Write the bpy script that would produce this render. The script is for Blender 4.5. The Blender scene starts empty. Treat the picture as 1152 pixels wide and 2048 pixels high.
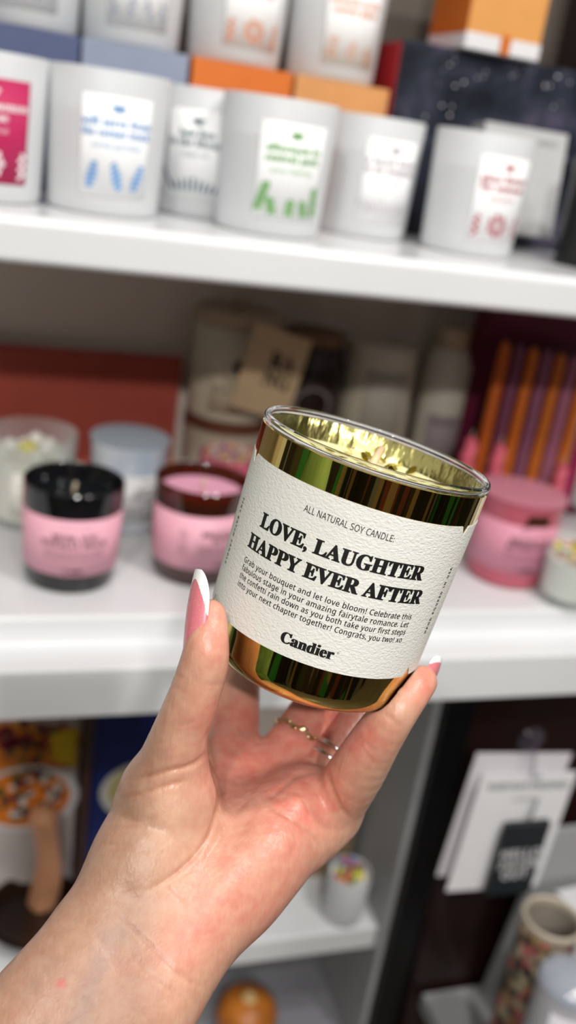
import bpy, bmesh, math, random
import numpy as np
from mathutils import Vector, Matrix
random.seed(7); rng = np.random.default_rng(7)
SC = bpy.context.scene; COL = bpy.context.collection
PI = math.pi
# ------------------------------------------------------------------ camera frame (mm, eye at origin)
F, CX, CY = 1900.0, 576.0, 1024.0
M = np.array([[0.94987182, 0.02019776, 0.31198651], [-0.27969522, -0.39098525, 0.87687007], [0.13969293, -0.9201753, -0.36573665]])
EYE = np.array([0, 0, 1450.0])
def W(p):                       # mm (x along shelf, y into shelf, z above the eye) -> metres
    return (np.asarray(p, float) + EYE) / 1000
def ray(px, py): return M @ np.array([(px - CX) / F, (py - CY) / F, 1.0])
def at_y(px, py, y): r = ray(px, py); return r * y / r[1]
def at_z(px, py, z): r = ray(px, py); return r * z / r[2]
def camP(px, py, z): return np.array([(px - CX) * z / F, (py - CY) * z / F, z])   # camera-frame mm
def c2w(P): return np.asarray(P) @ M.T                                            # camera-frame -> world mm

# ------------------------------------------------------------------ materials
MATS = {}
def mat(name, col=(.8, .8, .8), rough=.5, metal=0, trans=0, ior=1.45, sss=0, sssr=(1, .4, .25), sscale=.002, coat=0,
        noise=0, nscale=60, bump=0, bscale=200, bdist=.0005, alpha=1, emit=0, col2=None, spec=None, stretch=None):
    if name in MATS: return MATS[name]
    m = bpy.data.materials.new(name); m.use_nodes = True; nt = m.node_tree; b = nt.nodes['Principled BSDF']
    I = b.inputs
    I['Base Color'].default_value = (*col, 1); I['Roughness'].default_value = rough; I['Metallic'].default_value = metal
    I['Transmission Weight'].default_value = trans; I['IOR'].default_value = ior; I['Coat Weight'].default_value = coat
    I['Alpha'].default_value = alpha
    if spec is not None: I['Specular IOR Level'].default_value = spec
    if sss:
        I['Subsurface Weight'].default_value = sss; I['Subsurface Radius'].default_value = sssr; I['Subsurface Scale'].default_value = sscale
    if emit:
        I['Emission Color'].default_value = (*col, 1); I['Emission Strength'].default_value = emit
    tc = nt.nodes.new('ShaderNodeTexCoord'); src = tc.outputs['Object']
    if stretch:
        mp = nt.nodes.new('ShaderNodeMapping'); mp.inputs['Scale'].default_value = stretch; nt.links.new(src, mp.inputs[0]); src = mp.outputs[0]
    if noise or col2:
        n = nt.nodes.new('ShaderNodeTexNoise'); n.inputs['Scale'].default_value = nscale; n.inputs['Detail'].default_value = 4
        nt.links.new(src, n.inputs['Vector'])
        r = nt.nodes.new('ShaderNodeValToRGB'); c2 = col2 or tuple(min(1, c * (1 - noise)) for c in col)
        r.color_ramp.elements[0].position = .38; r.color_ramp.elements[1].position = .62
        r.color_ramp.elements[0].color = (*c2, 1); r.color_ramp.elements[1].color = (*col, 1)
        nt.links.new(n.outputs[0], r.inputs[0]); nt.links.new(r.outputs[0], I['Base Color'])
    if bump:
        n = nt.nodes.new('ShaderNodeTexNoise'); n.inputs['Scale'].default_value = bscale; n.inputs['Detail'].default_value = 3
        nt.links.new(src, n.inputs['Vector'])
        bp = nt.nodes.new('ShaderNodeBump'); bp.inputs['Strength'].default_value = bump; bp.inputs['Distance'].default_value = bdist
        nt.links.new(n.outputs[0], bp.inputs['Height']); nt.links.new(bp.outputs[0], I['Normal'])
    MATS[name] = m; return m
def thin(name, col, rough=.05, clear=.8, base=(.9, .9, .9)):      # thin glass: sees through, mirrors at grazing angles
    if name in MATS: return MATS[name]
    m = bpy.data.materials.new(name); m.use_nodes = True; nt = m.node_tree; b = nt.nodes['Principled BSDF']; out = nt.nodes['Material Output']
    b.inputs['Base Color'].default_value = (*base, 1); b.inputs['Roughness'].default_value = rough; b.inputs['IOR'].default_value = 1.45 if rough > .2 else 2.1
    tr = nt.nodes.new('ShaderNodeBsdfTransparent'); tr.inputs[0].default_value = (*col, 1)
    lw = nt.nodes.new('ShaderNodeLayerWeight'); lw.inputs[0].default_value = .35
    mr = nt.nodes.new('ShaderNodeMapRange'); mr.inputs[3].default_value = 1 - clear; mr.inputs[4].default_value = min(1, 1.5 - clear)
    n = nt.nodes.new('ShaderNodeTexNoise'); n.inputs['Scale'].default_value = 30
    bp = nt.nodes.new('ShaderNodeBump'); bp.inputs['Strength'].default_value = .05; bp.inputs['Distance'].default_value = .001
    mx = nt.nodes.new('ShaderNodeMixShader'); L = nt.links.new
    L(n.outputs[0], bp.inputs['Height']); L(bp.outputs[0], b.inputs['Normal'])
    L(lw.outputs['Facing'], mr.inputs[0]); L(mr.outputs[0], mx.inputs[0]); L(tr.outputs[0], mx.inputs[1]); L(b.outputs[0], mx.inputs[2]); L(mx.outputs[0], out.inputs[0])
    MATS[name] = m; return m
def s(r, g, b):                 # sRGB 0..255 -> linear
    return tuple(((c / 255) / 12.92 if c < 11 else (((c / 255) + .055) / 1.055) ** 2.4) for c in (r, g, b))

# ------------------------------------------------------------------ objects
def obj(name, V, Fs, m, parent=None, smooth=False, mats=None, mi=None):
    me = bpy.data.meshes.new(name); me.from_pydata([tuple(v) for v in V], [], [tuple(f) for f in Fs]); me.update()
    for x in (mats or [m]): me.materials.append(x)
    if mi is not None: me.polygons.foreach_set('material_index', mi)
    if smooth: me.polygons.foreach_set('use_smooth', [True] * len(me.polygons))
    o = bpy.data.objects.new(name, me); COL.objects.link(o)
    if parent: o.parent = parent
    return o
def fix(o):                     # consistent outward normals
    bm = bmesh.new(); bm.from_mesh(o.data); bmesh.ops.recalc_face_normals(bm, faces=bm.faces); bm.to_mesh(o.data); bm.free(); return o
def tag(o, label, cat, group=None, kind=None):
    o['label'] = label; o['category'] = cat
    if group: o['group'] = group
    if kind: o['kind'] = kind
    return o
def empty(name, p, label=None, cat=None, rot=(0, 0, 0), group=None):      # p in mm about the eye
    o = bpy.data.objects.new(name, None); COL.objects.link(o); o.location = tuple(W(p)); o.rotation_euler = rot; o.empty_display_size = .02
    if label: tag(o, label, cat, group)
    return o
def struct(o): o['kind'] = 'structure'; return o
def lathe(name, prof, m, parent=None, n=64, smooth=True, auto=True, start=0, mats=None, zmi=None):   # prof: (r,z) mm, local
    V = []; Fs = []; rings = []
    for r, z in prof:
        if r < 1e-6: rings.append([len(V)]); V.append((0, 0, z / 1000))
        else:
            rings.append(list(range(len(V), len(V) + n)))
            for i in range(n):
                a = 2 * PI * i / n + start; V.append((r * math.cos(a) / 1000, r * math.sin(a) / 1000, z / 1000))
    for A, B in zip(rings[:-1], rings[1:]):
        if len(A) == 1 and len(B) == 1: continue
        for i in range(n):
            j = (i + 1) % n
            if len(A) == 1: Fs.append((A[0], B[i], B[j]))
            elif len(B) == 1: Fs.append((A[i], B[0], A[j]))
            else: Fs.append((A[i], B[i], B[j], A[j]))
    o = obj(name, V, Fs, m, parent, smooth); fix(o)
    if auto and smooth: o.data.set_sharp_from_angle(angle=math.radians(40))
    return o
def box(name, size, m, parent=None, loc=(0, 0, 0), rot=(0, 0, 0), bev=.8, seg=2, absolute=False):  # size, loc mm; loc = centre of the bottom face
    bm = bmesh.new(); bmesh.ops.create_cube(bm, size=1)
    for v in bm.verts: v.co = Vector((v.co.x * size[0], v.co.y * size[1], (v.co.z + .5) * size[2])) / 1000
    if bev: bmesh.ops.bevel(bm, geom=bm.edges[:], offset=bev / 1000, segments=seg, profile=.7, affect='EDGES')
    me = bpy.data.meshes.new(name); bm.to_mesh(me); bm.free(); me.materials.append(m)
    o = bpy.data.objects.new(name, me); COL.objects.link(o)
    o.location = tuple(W(loc)) if absolute else tuple(np.array(loc) / 1000); o.rotation_euler = rot
    if parent: o.parent = parent
    return o
def tube(name, pts, r, m, parent=None, n=12, taper=None):   # pts local mm
    P = np.array(pts, float); V = []; Fs = []; N = len(P)
    up = np.array([.3, .2, 1.0])
    for i in range(N):
        t = P[min(i + 1, N - 1)] - P[max(i - 1, 0)]; t /= np.linalg.norm(t)
        a = np.cross(t, up); a /= np.linalg.norm(a); b = np.cross(t, a)
        rr = r if taper is None else r * taper[i]
        for k in range(n):
            th = 2 * PI * k / n; V.append((P[i] + rr * (math.cos(th) * a + math.sin(th) * b)) / 1000)
    for i in range(N - 1):
        for k in range(n):
            j = (k + 1) % n; Fs.append((i * n + k, i * n + j, (i + 1) * n + j, (i + 1) * n + k))
    Fs.append(tuple(range(n))[::-1]); Fs.append(tuple(range((N - 1) * n, N * n)))
    return fix(obj(name, V, Fs, m, parent, True))

# ------------------------------------------------------------------ lettering (built-in font only)
def serif(t): return ''.join(chr(0x1D400 + ord(c) - 65) if 'A' <= c <= 'Z' else chr(0x1D41A + ord(c) - 97) if 'a' <= c <= 'z' else c for c in t)
def sans(t): return ''.join(chr(0x1D5A0 + ord(c) - 65) if 'A' <= c <= 'Z' else chr(0x1D5BA + ord(c) - 97) if 'a' <= c <= 'z' else c for c in t)
def sansb(t): return ''.join(chr(0x1D5D4 + ord(c) - 65) if 'A' <= c <= 'Z' else chr(0x1D5EE + ord(c) - 97) if 'a' <= c <= 'z' else c for c in t)
def text2d(t, width=None, size=None, off=0, xs=1, res=3, shear=0, space=1):
    """vertices (mm, baseline at 0, centred in x) and faces"""
    c = bpy.data.curves.new('lettering', 'FONT'); c.body = t; c.size = 1; c.offset = off; c.resolution_u = res; c.shear = shear; c.space_character = space
    o = bpy.data.objects.new('lettering', c); COL.objects.link(o); bpy.context.view_layer.update()
    me = o.to_mesh(); V = np.array([v.co[:] for v in me.vertices]); Fs = [tuple(p.vertices) for p in me.polygons]
    o.to_mesh_clear(); bpy.data.objects.remove(o); bpy.data.curves.remove(c)
    w = V[:, 0].max() - V[:, 0].min(); V[:, 0] -= (V[:, 0].max() + V[:, 0].min()) / 2
    k = size if size else width / w
    kx = width / w if width else k * xs
    return np.stack([V[:, 0] * kx, V[:, 1] * k], 1), Fs
def merge(parts):
    V = []; Fs = []; n = 0
    for v, f in parts:
        V.append(v); Fs += [tuple(i + n for i in q) for q in f]; n += len(v)
    return np.concatenate(V), Fs
def blob2d(cx, cy, rx, ry, rot=0, n=14, pt=0):
    a = np.linspace(0, 2 * PI, n, endpoint=False); r = 1 - pt * np.abs(np.sin(a)) ** 1
    x = rx * np.cos(a); y = ry * np.sin(a) * (1 - pt * np.abs(np.cos(a)))
    c, q = math.cos(rot), math.sin(rot)
    return np.stack([cx + c * x - q * y, cy + q * x + c * y], 1), [tuple(range(n))]
def ring2d(cx, cy, r, w, n=24):
    a = np.linspace(0, 2 * PI, n, endpoint=False)
    V = np.concatenate([np.stack([cx + r * np.cos(a), cy + r * np.sin(a)], 1), np.stack([cx + (r - w) * np.cos(a), cy + (r - w) * np.sin(a)], 1)])
    return V, [(i, (i + 1) % n, n + (i + 1) % n, n + i) for i in range(n)]
def wrap(name, VF, R, th0, h0, m, parent, off=.25):        # VF 2D mm; local cylinder of radius R facing -y at th=0; h0 = height of text origin
    V2, Fs = VF; h = h0 + V2[:, 1]; rf = R if callable(R) else (lambda z: R + 0 * z); th = th0 + V2[:, 0] / rf(h0); r = rf(h) + off
    V = np.stack([r * np.sin(th), -r * np.cos(th), h], 1) / 1000
    return obj(name, V, Fs, m, parent)
def flat(name, VF, m, parent, loc=(0, 0, 0), y=-.3):       # on a face looking to -y
    V2, Fs = VF; V = np.stack([V2[:, 0] + loc[0], np.full(len(V2), y + loc[1]), V2[:, 1] + loc[2]], 1) / 1000
    return obj(name, V, Fs, m, parent)
def patch(name, R, th0, w, h0, h1, m, parent, off=.12, thick=.1, n=24, ragged=False):   # curved rectangular paper on a jar
    V = []; Fs = []; rf = R if callable(R) else (lambda z: R)
    for i in range(n + 1):
        th = th0 + (i / n - .5) * w / rf(h1)
        hb, ht = (h0, h1)
        if ragged and i in (2, n - 2): ht -= 1.8; hb += 1.8
        for k in (0, thick):
            for h in (hb, ht): r = rf(h) + off + k; V.append((r * math.sin(th) / 1000, -r * math.cos(th) / 1000, h / 1000))
    for i in range(n):
        a = i * 4; b = a + 4
        Fs += [(a + 2, b + 2, b + 3, a + 3), (a, a + 1, b + 1, b), (a + 1, a + 3, b + 3, b + 1), (a, b, b + 2, a + 2)]
    Fs += [(0, 2, 3, 1), (n * 4, n * 4 + 1, n * 4 + 3, n * 4 + 2)]
    return fix(obj(name, V, Fs, m, parent, True))

# ================================================================== SETTING
white = mat('shelf_white', s(232, 233, 235), .25, noise=.03, nscale=8, coat=.3)
greyp = mat('panel_grey', s(176, 176, 178), .5, noise=.06, nscale=10)
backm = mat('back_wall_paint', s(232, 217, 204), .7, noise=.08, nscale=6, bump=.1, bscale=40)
dark = mat('dark_brown_panel', s(40, 20, 18), .35, noise=.4, nscale=12, coat=.2)
black = mat('black_metal', s(14, 14, 16), .4, noise=.2)
def extrude_x(name, prof, x0, x1, m, bev=.0):     # prof (y,z)
    n = len(prof); V = [W((x, y, z)) for x in (x0, x1) for y, z in prof]
    Fs = [tuple(range(n)), tuple(range(n, 2 * n))[::-1]] + [(i, (i + 1) % n, n + (i + 1) % n, n + i) for i in range(n)]
    o = fix(obj(name, V, Fs, m))
    if bev:
        b = o.modifiers.new('bevel', 'BEVEL'); b.width = bev / 1000; b.segments = 3; b.limit_method = 'ANGLE'; b.angle_limit = math.radians(30)
        o.data.polygons.foreach_set('use_smooth', [True] * len(o.data.polygons)); o.data.set_sharp_from_angle(angle=math.radians(30))
    return o
def rounded(y, z, r, q, n=5):  # quarter arc, q=start angle deg
    return [(y + r * math.cos(math.radians(q + 90 * i / n)), z + r * math.sin(math.radians(q + 90 * i / n))) for i in range(n + 1)]
sh = extrude_x('upper_shelf', [(994, -71), (655, -71), (650, -75), (650, -99), (654, -102), (994, -102)], -700, 1300, white, 2)
tag(sh, 'upper white shelf board carrying the frosted white candles', 'shelf')
sh2 = extrude_x('lower_shelf', [(1000, -361), (651, -361), (649, -363), (649, -384), (614, -384), (612, -386), (612, -427), (1000, -427)], -700, 1300, white, 1.5)
tag(sh2, 'thick white middle shelf board with stepped front lip, under the pink-labelled candles', 'shelf')
sh3 = extrude_x('bottom_shelf', [(1010, -776), (702, -776), (700, -778), (700, -806), (1010, -806)], -700, 424, white, 1.5)
tag(sh3, 'lowest white shelf board below the hand, carrying the cookbooks', 'shelf')
o = struct(box('wall_back', (2600, 20, 2400), backm, loc=(300, 1012, -1440), absolute=True, bev=0))
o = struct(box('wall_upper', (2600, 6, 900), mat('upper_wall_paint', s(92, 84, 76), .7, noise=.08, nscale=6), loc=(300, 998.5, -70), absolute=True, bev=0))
o = box('side_panel', (7, 318, 1000), greyp, loc=(428.5, 851, -1428), absolute=True, bev=.5); tag(o, 'grey upright panel closing the lower bay beside the black post', 'panel')
o = box('black_post', (32, 20, 1000), black, loc=(449, 692, -1428), absolute=True, bev=1); tag(o, 'black upright post at the edge of the lower bay', 'post')
o = box('floor', (4000, 5000, 10), mat('floor_tile', s(120, 112, 104), .3, noise=.2, nscale=3), loc=(300, -1200, -1450), absolute=True, bev=0); struct(o)

# the aisle behind the photographer (seen mirrored in the gold glass)
def stripe_wall():
    m = bpy.data.materials.new('opposite_goods'); m.use_nodes = True; nt = m.node_tree; b = nt.nodes['Principled BSDF']
    tc = nt.nodes.new('ShaderNodeTexCoord'); mp = nt.nodes.new('ShaderNodeMapping'); mp.inputs['Scale'].default_value = (2.6, 2.6, .5)
    v = nt.nodes.new('ShaderNodeTexVoronoi'); v.inputs['Scale'].default_value = 2.2
    r = nt.nodes.new('ShaderNodeValToRGB'); r.color_ramp.interpolation = 'CONSTANT'
    cols = [(20, 16, 14), (60, 42, 28), (24, 20, 18), (40, 120, 50), (150, 125, 90), (36, 26, 22), (110, 50, 38), (120, 120, 120), (14, 12, 14), (60, 64, 36)]
    e = r.color_ramp.elements
    while len(e) < len(cols): e.new(.5)
    for i, c in enumerate(cols): e[i].position = i / len(cols); e[i].color = (*s(*c), 1)
    sx = nt.nodes.new('ShaderNodeSeparateColor')
    nt.links.new(tc.outputs['Object'], mp.inputs[0]); nt.links.new(mp.outputs[0], v.inputs['Vector']); nt.links.new(v.outputs['Color'], sx.inputs[0])
    nt.links.new(sx.outputs[0], r.inputs[0]); nt.links.new(r.outputs[0], b.inputs['Base Color']); b.inputs['Roughness'].default_value = .6
    return m
o = struct(box('wall_front', (5000, 20, 2100), stripe_wall(), loc=(300, -1500, -1450), absolute=True, bev=0))
o = struct(box('wall_left', (20, 2600, 3200), stripe_wall(), loc=(-1500, -200, -1450), absolute=True, bev=0))
o = struct(box('wall_right', (20, 2600, 3200), stripe_wall(), loc=(2200, -200, -1450), absolute=True, bev=0))

# ================================================================== FROSTED CANDLES ON THE UPPER SHELF
frost = thin('frosted_glass', (.95, .97, 1), .45, clear=.30, base=s(226, 228, 230))
wax = mat('cream_wax', s(240, 228, 196), .5, sss=.4, sssr=(1, .8, .5), sscale=.004, noise=.03)
paper = mat('white_paper', s(246, 247, 248), .6, noise=.02, nscale=80)
ink = lambda n, c: mat('ink_' + n, s(*c), .6, noise=.1)
def frosted_jar(p, D, H, label, th, inkc, inkn, lines, motif, group, lw=.60, sub=None, paperm=None, glass=None, name='frosted_candle', waxm=None, waxh=.72):
    t = empty(name, p, label, 'candle', group=group); R = D / 2; rb = R * .93
    Rm = (R + rb) / 2
    prof = [(0, 0), (rb - 5, 0), (rb - 1.5, 1.2), (rb, 5), (R, H - 1.2), (R - .8, H), (R - 2, H), (R - 2.8, H - 1.2), (rb - 2.8, 8), (rb - 6, 6), (0, 6)]
    lathe('jar', prof, glass or frost, t)
    lathe('wax', [(0, 6.3), (rb - 6, 6.3), (rb - 3.1, 8.3), (R - 3.3 - (R - rb) * (1 - waxh), H * waxh), (0, H * waxh)], waxm or wax, t)
    tube('wick', [(0, 0, H * waxh - 1), (0, 0, H * waxh + 5), (1, 0, H * waxh + 9)], 1.1, mat('cotton_wick', s(210, 195, 165), .9, noise=.2), t, 8)
    rl = lambda z: rb + (R - rb) * (z - 5) / (H - 6.2)          # the label follows the flared side
    h0, h1 = H * .14, H * .83; w = lw * D
    lab = patch('label', rl, th, w, h0, h1, paperm or paper, t, off=.3)
    im = ink(inkn, inkc); parts = []
    parts.append(wrap('logo', text2d(serif('NEST'), width=w * .2, off=.005), rl, th, h1 - 8, im, lab, .65) if False else None)
    VF = [blob2d(0, 0, w * .10, 1.6, 0), blob2d(0, -2.6, w * .08, .7, 0)]
    wrap('crest', merge(VF), rl, th, h1 - 7, im, lab, .65)
    rows = []; y = 0
    for i, ln in enumerate(lines):
        V, Fq = text2d(serif(ln), size=7.6, xs=1.04, off=.02)
        ww = V[:, 0].max() - V[:, 0].min()
        if ww > w * .94: V = V * np.array([w * .94 / ww, 1])
        V = V + np.array([0, y]); rows.append((V, Fq)); y -= 6.8
    wrap('title', merge(rows), rl, th, h1 - 19, im, lab, .65)
    if sub:
        V, Fq = text2d(sans(sub), size=4.6); wrap('subtitle', (V, Fq), rl, th, h1 - 19 + y - .5, im, lab, .65)
    m2 = motif(w, im)
    if m2: wrap('artwork', m2, rl, th, h0 + 4, im, lab, .65)
    return t
def cones(w, im):
    P = []
    for i, (x, r) in enumerate(((-.3, 1.35), (0.02, 1.95), (.32, 1.2))):
        for k in range(6): P.append(blob2d(x * w + (k - 2.5) * 2.6 * math.cos(r), 10 + (k - 2.5) * 3.0, 4.6 - .75 * abs(k - 2.3), 1.25, r - 1.57 + .35))
    return merge(P)
def leaves(w, im):
    P = []
    for x0, y0, r0, n in ((-.42 * w, 2, 1.2, 7), (-.22 * w, 0, 1.9, 4), (.02 * w, 0, 1.5, 4), (.25 * w, 0, 1.9, 4), (.42 * w, 1, 1.7, 7)):
        for k in range(n):
            for sg in (-1, 1): P.append(blob2d(x0 + k * 2.3 * math.cos(r0) + sg * 1.5, y0 + k * 2.9, 2.5, .95, r0 + sg * .9))
    return merge(P)
def books(w, im):
    P = []
    for k in range(9): P.append(blob2d((k - 4) * .085 * w, 8 - abs(k - 4) * .8, 1.1, 6 - abs(k - 4) * .6, .1 * (k - 4) * -1))
    for sx in (-1, 1):
        for k in range(5): P.append(blob2d(sx * (.38 + .03 * k) * w, 6 + 2.4 * k, 2.6, 1.0, sx * .8))
    return merge(P)
def flower(w, im):
    P = [ring2d(0, 9, 8 - 2 * k, .9) for k in range(3)]
    P += [blob2d(7.2 * math.cos(a), 9 + 7.2 * math.sin(a), 2.4, 1.3, a) for a in np.linspace(0, 6.28, 8)]
    for sx in (-1, 1):
        for k in range(6): P.append(blob2d(sx * .38 * w + (k % 2) * 2, 1 + 2.8 * k, 2.4, 1.2, .6 * (-1) ** k))
    return merge(P)
def grasses(w, im):
    P = [blob2d((k - 6) * .07 * w, 8 + (k % 3), .45, 8 - (k % 4), (.12 * (k - 6)) * -1) for k in range(13)]
    return merge(P)
def fruits(w, im):
    P = []
    for x, y, r in ((-.32, 5, 4), (-.3, 14, 3), (0, 6, 4.5), (.02, 13, 2), (.3, 8, 4), (.33, 1.5, 2.4)):
        P += [ring2d(x * w, y, r, .7), ring2d(x * w, y, r * .6, .5)]
    return merge(P)
def suits(w, im):
    P = []
    for x in (-.36, -.1, .15, .38):
        for k in range(5): P.append(blob2d(x * w + random.uniform(-2, 2), 4 + k * 3, 2.6, 1.1, random.uniform(0, 3)))
    return merge(P)
GF = 'frosted glass candles along the front of the upper shelf'
GB = 'frosted glass candles standing on boxes in the back row'
ZS = -71
def top(px, py, y, z=ZS): p = at_y(px, py, y); return (p[0], p[1], z)
magenta = mat('magenta_paper', s(190, 36, 92), .6, noise=.05)
frosted_jar(top(-30, 112, 741), 86, 94.5, 'frosted white candle with a magenta label, cut off by the left edge of the photo', .12, (250, 235, 240), 'pale', ['pamplemousse', 'please'], flower, GF, sub='grapefruit', lw=.62, paperm=magenta)
frosted_jar(top(222, 140, 741), 86, 94.5, 'frosted white candle with blue lettering and three blue ice cream cones on its label', .06, (110, 160, 215), 'blue', ['soft serve from', 'the corner truck'], cones, GF, sub='vanilla sprinkles')
frosted_jar(top(424, 165, 800), 82, 94.5, 'frosted white candle with slate grey lettering, squeezed between the blue and green labelled ones', -.38, (92, 112, 122), 'slate', ['late fees', 'in the library'], books, GF, sub='paper ink', lw=.62)
frosted_jar(top(565, 198, 732), 86, 94.5, 'frosted white candle with green lettering and green leaves on its label', .06, (96, 165, 70), 'green', ['afternoon in', 'central park'], leaves, GF, sub='grass clippings', lw=.62)
frosted_jar(top(756, 232, 800), 82, 94.5, 'frosted white candle with pale grey lettering, just right of the green labelled one', .12, (168, 158, 164), 'silver', ['a beach house', 'in the hamptons'], grasses, GF, sub='salt sand')
frosted_jar(top(975, 270, 755), 82, 94.5, 'frosted cream candle with dark red lettering and a red flower, standing apart at the right', .12, (176, 60, 74), 'red', ['glass flowers', 'for someone'], flower, GF, sub='rose peony', lw=.62)
# back row boxes
GX = 'candle boxes carrying the back row jars'
def card_box(px0, px1, py, y, c, name, label, text, tc, h=119, d=92):
    a = at_y(px0, py, y); b = at_y(px1, py, y); w = b[0] - a[0]
    t = empty('candle_box', ((a[0] + b[0]) / 2, y + d / 2, ZS), label, 'box', group=GX)
    box('carton', (w - 1, d, h), mat('card_' + name, s(*c), .55, noise=.05), t)
    lab = flat('lettering', text2d(serif(text), size=8, off=.01), mat('card_ink_' + name, s(*tc), .5, noise=.05), t, (0, -d / 2, h - 27))
    return a[0] + w / 2, y + d / 2
b1 = card_box(-48, 162, 62, 846, (78, 88, 124), 'navy', 'navy blue candle box under the leftmost back row jar', 'i heart ny', (190, 195, 215))
b2 = card_box(164, 382, 90, 846, (140, 150, 172), 'greyblue', 'pale grey blue candle box between the navy and the orange one', 'winter', (165, 172, 190))
b3 = card_box(384, 589, 140, 846, (212, 112, 38), 'orange', 'bright orange candle box in the back row', 'autumn', (185, 85, 25))
b4 = card_box(590, 782, 172, 846, (212, 150, 92), 'tan', 'light tan orange candle box at the right of the back row boxes', 'honey', (230, 180, 120))
zb = ZS + 119
for (bx, by), lab_, ic, inn, ln, mo, th in ((b1, 'frosted candle with near-black lettering on the navy box at the top left corner', (90, 95, 105), 'coal', ['cloud', 'ghost'], grasses, -.1),
                         (b2, 'frosted candle with grey blue drawings on the grey blue box', (150, 158, 178), 'mist', ['first snow', 'of the year'], suits, .0),
                         (b3, 'frosted candle with pale peach drawings on the bright orange box', (222, 140, 96), 'peach', ['orchard walk', 'with cider'], flower, .15),
                         (b4, 'frosted candle with orange lettering and citrus drawings on the tan box', (232, 150, 100), 'apricot', ['brunch at the', 'corner place'], fruits, .1)):
    frosted_jar((bx, by, zb), 86, 94.5, lab_, th, ic, inn, ln, mo, GB, lw=.62)

# starry box with red side, small orange box on it, grey card box in front
def starry():
    m = bpy.data.materials.new('starry_print'); m.use_nodes = True; nt = m.node_tree; b = nt.nodes['Principled BSDF']
    tc = nt.nodes.new('ShaderNodeTexCoord'); n = nt.nodes.new('ShaderNodeTexNoise'); n.inputs['Scale'].default_value = 22; n.inputs['Detail'].default_value = 5
    r = nt.nodes.new('ShaderNodeValToRGB'); e = r.color_ramp.elements; e[0].position = .4; e[0].color = (*s(20, 24, 34), 1); e[1].position = .68; e[1].color = (*s(78, 72, 92), 1)
    k = e.new(.55); k.color = (*s(44, 48, 62), 1)
    v = nt.nodes.new('ShaderNodeTexVoronoi'); v.inputs['Scale'].default_value = 130
    r2 = nt.nodes.new('ShaderNodeValToRGB'); r2.color_ramp.elements[0].position = .1; r2.color_ramp.elements[0].color = (1, 1, 1, 1); r2.color_ramp.elements[1].position = .2; r2.color_ramp.elements[1].color = (0, 0, 0, 1)
    n2 = nt.nodes.new('ShaderNodeTexNoise'); n2.inputs['Scale'].default_value = 14
    r3 = nt.nodes.new('ShaderNodeValToRGB'); r3.color_ramp.elements[0].position = .5; r3.color_ramp.elements[1].position = .6
    mu = nt.nodes.new('ShaderNodeMath'); mu.operation = 'MULTIPLY'
    mx = nt.nodes.new('ShaderNodeMix'); mx.data_type = 'RGBA'; mx.inputs[7].default_value = (.75, .75, .8, 1)
    L = nt.links.new
    for q in (n, v, n2): L(tc.outputs['Object'], q.inputs['Vector'])
    L(n.outputs[0], r.inputs[0]); L(v.outputs['Distance'], r2.inputs[0]); L(n2.outputs[0], r3.inputs[0]); L(r2.outputs[0], mu.inputs[0]); L(r3.outputs[0], mu.inputs[1])
    L(mu.outputs[0], mx.inputs[0]); L(r.outputs[0], mx.inputs[6]); L(mx.outputs[2], b.inputs['Base Color']); b.inputs['Roughness'].default_value = .35
    return m
t = empty('gift_box', (454, 902, ZS), 'large dark box printed with a speckled night sky, its left side red', 'box')
box('carton', (222, 86, 160), mat('red_card', s(176, 30, 42), .5, noise=.1), t, loc=(1, 0, 0))
box('printed_front', (222, 2.5, 162), starry(), t, loc=(2, -43.6, 0), bev=.4)
t2 = empty('small_carton', (432, 880, 91.5), 'small orange box with a white base strip, on top of the night sky box', 'box', rot=(0, 0, .03))
om = mat('orange_tan_card', s(222, 156, 86), .5, noise=.05); om2 = mat('orange_card_dark', s(205, 110, 30), .5, noise=.05)
box('carton', (74, 74, 84), om, t2, loc=(0, 0, 12)); box('base_strip', (75.5, 75.5, 13), mat('white_card', s(225, 225, 228), .5, noise=.03), t2)
box('ribbon', (10, .8, 15), om2, t2, loc=(2, -38.2, 0), bev=.2); box('side_panel', (.8, 73, 84), om2, t2, loc=(-37.5, 0, 12), bev=.2)
flat('lettering', text2d(serif('ORANGE'), size=6), mat('silver_ink', s(200, 180, 150), .5, noise=.05), t2, (0, -37.5, 70))
t = empty('grey_carton', (470, 835, ZS + 14), 'pale grey box with a grey title line, leaning on the dark speckled box', 'box', rot=(-.12, .0, 0))
box('carton', (86, 26, 92), mat('pale_grey_card', s(190, 190, 190), .5, noise=.03), t)
flat('lettering', merge([(lambda q: (q[0] + np.array([0, 0]), q[1]))(text2d(sans('ANNIVERSARY CANDLE'), width=66, off=.01))]), mat('grey_ink', s(110, 110, 114), .5, noise=.05), t, (0, -13, 79))
t = empty('dark_display_stand', (600, 950, -71), 'tall dark brown display stand at the right end of the upper shelf', 'display')
box('side', (60, 60, 320), mat('dark_stand', s(44, 34, 32), .5, noise=.2), t); box('white_foot', (44, 50, 12), mat('white_card', (1, 1, 1)), t, loc=(-2, -60, 158))
t = empty('black_tin', (503, 742, ZS), 'black tin cut off by the right edge, on the upper shelf', 'tin')
lathe('tin_body', [(0, 0), (26, 0), (28, 1.5), (28, 74), (0, 74)], mat('black_tin', s(26, 26, 26), .35, noise=.2), t, 48)
lathe('lid', [(0, 74.2), (29, 74.2), (29, 88), (27, 90), (0, 90)], mat('black_tin_lid', s(36, 34, 32), .3, noise=.2), t, 48)

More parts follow.
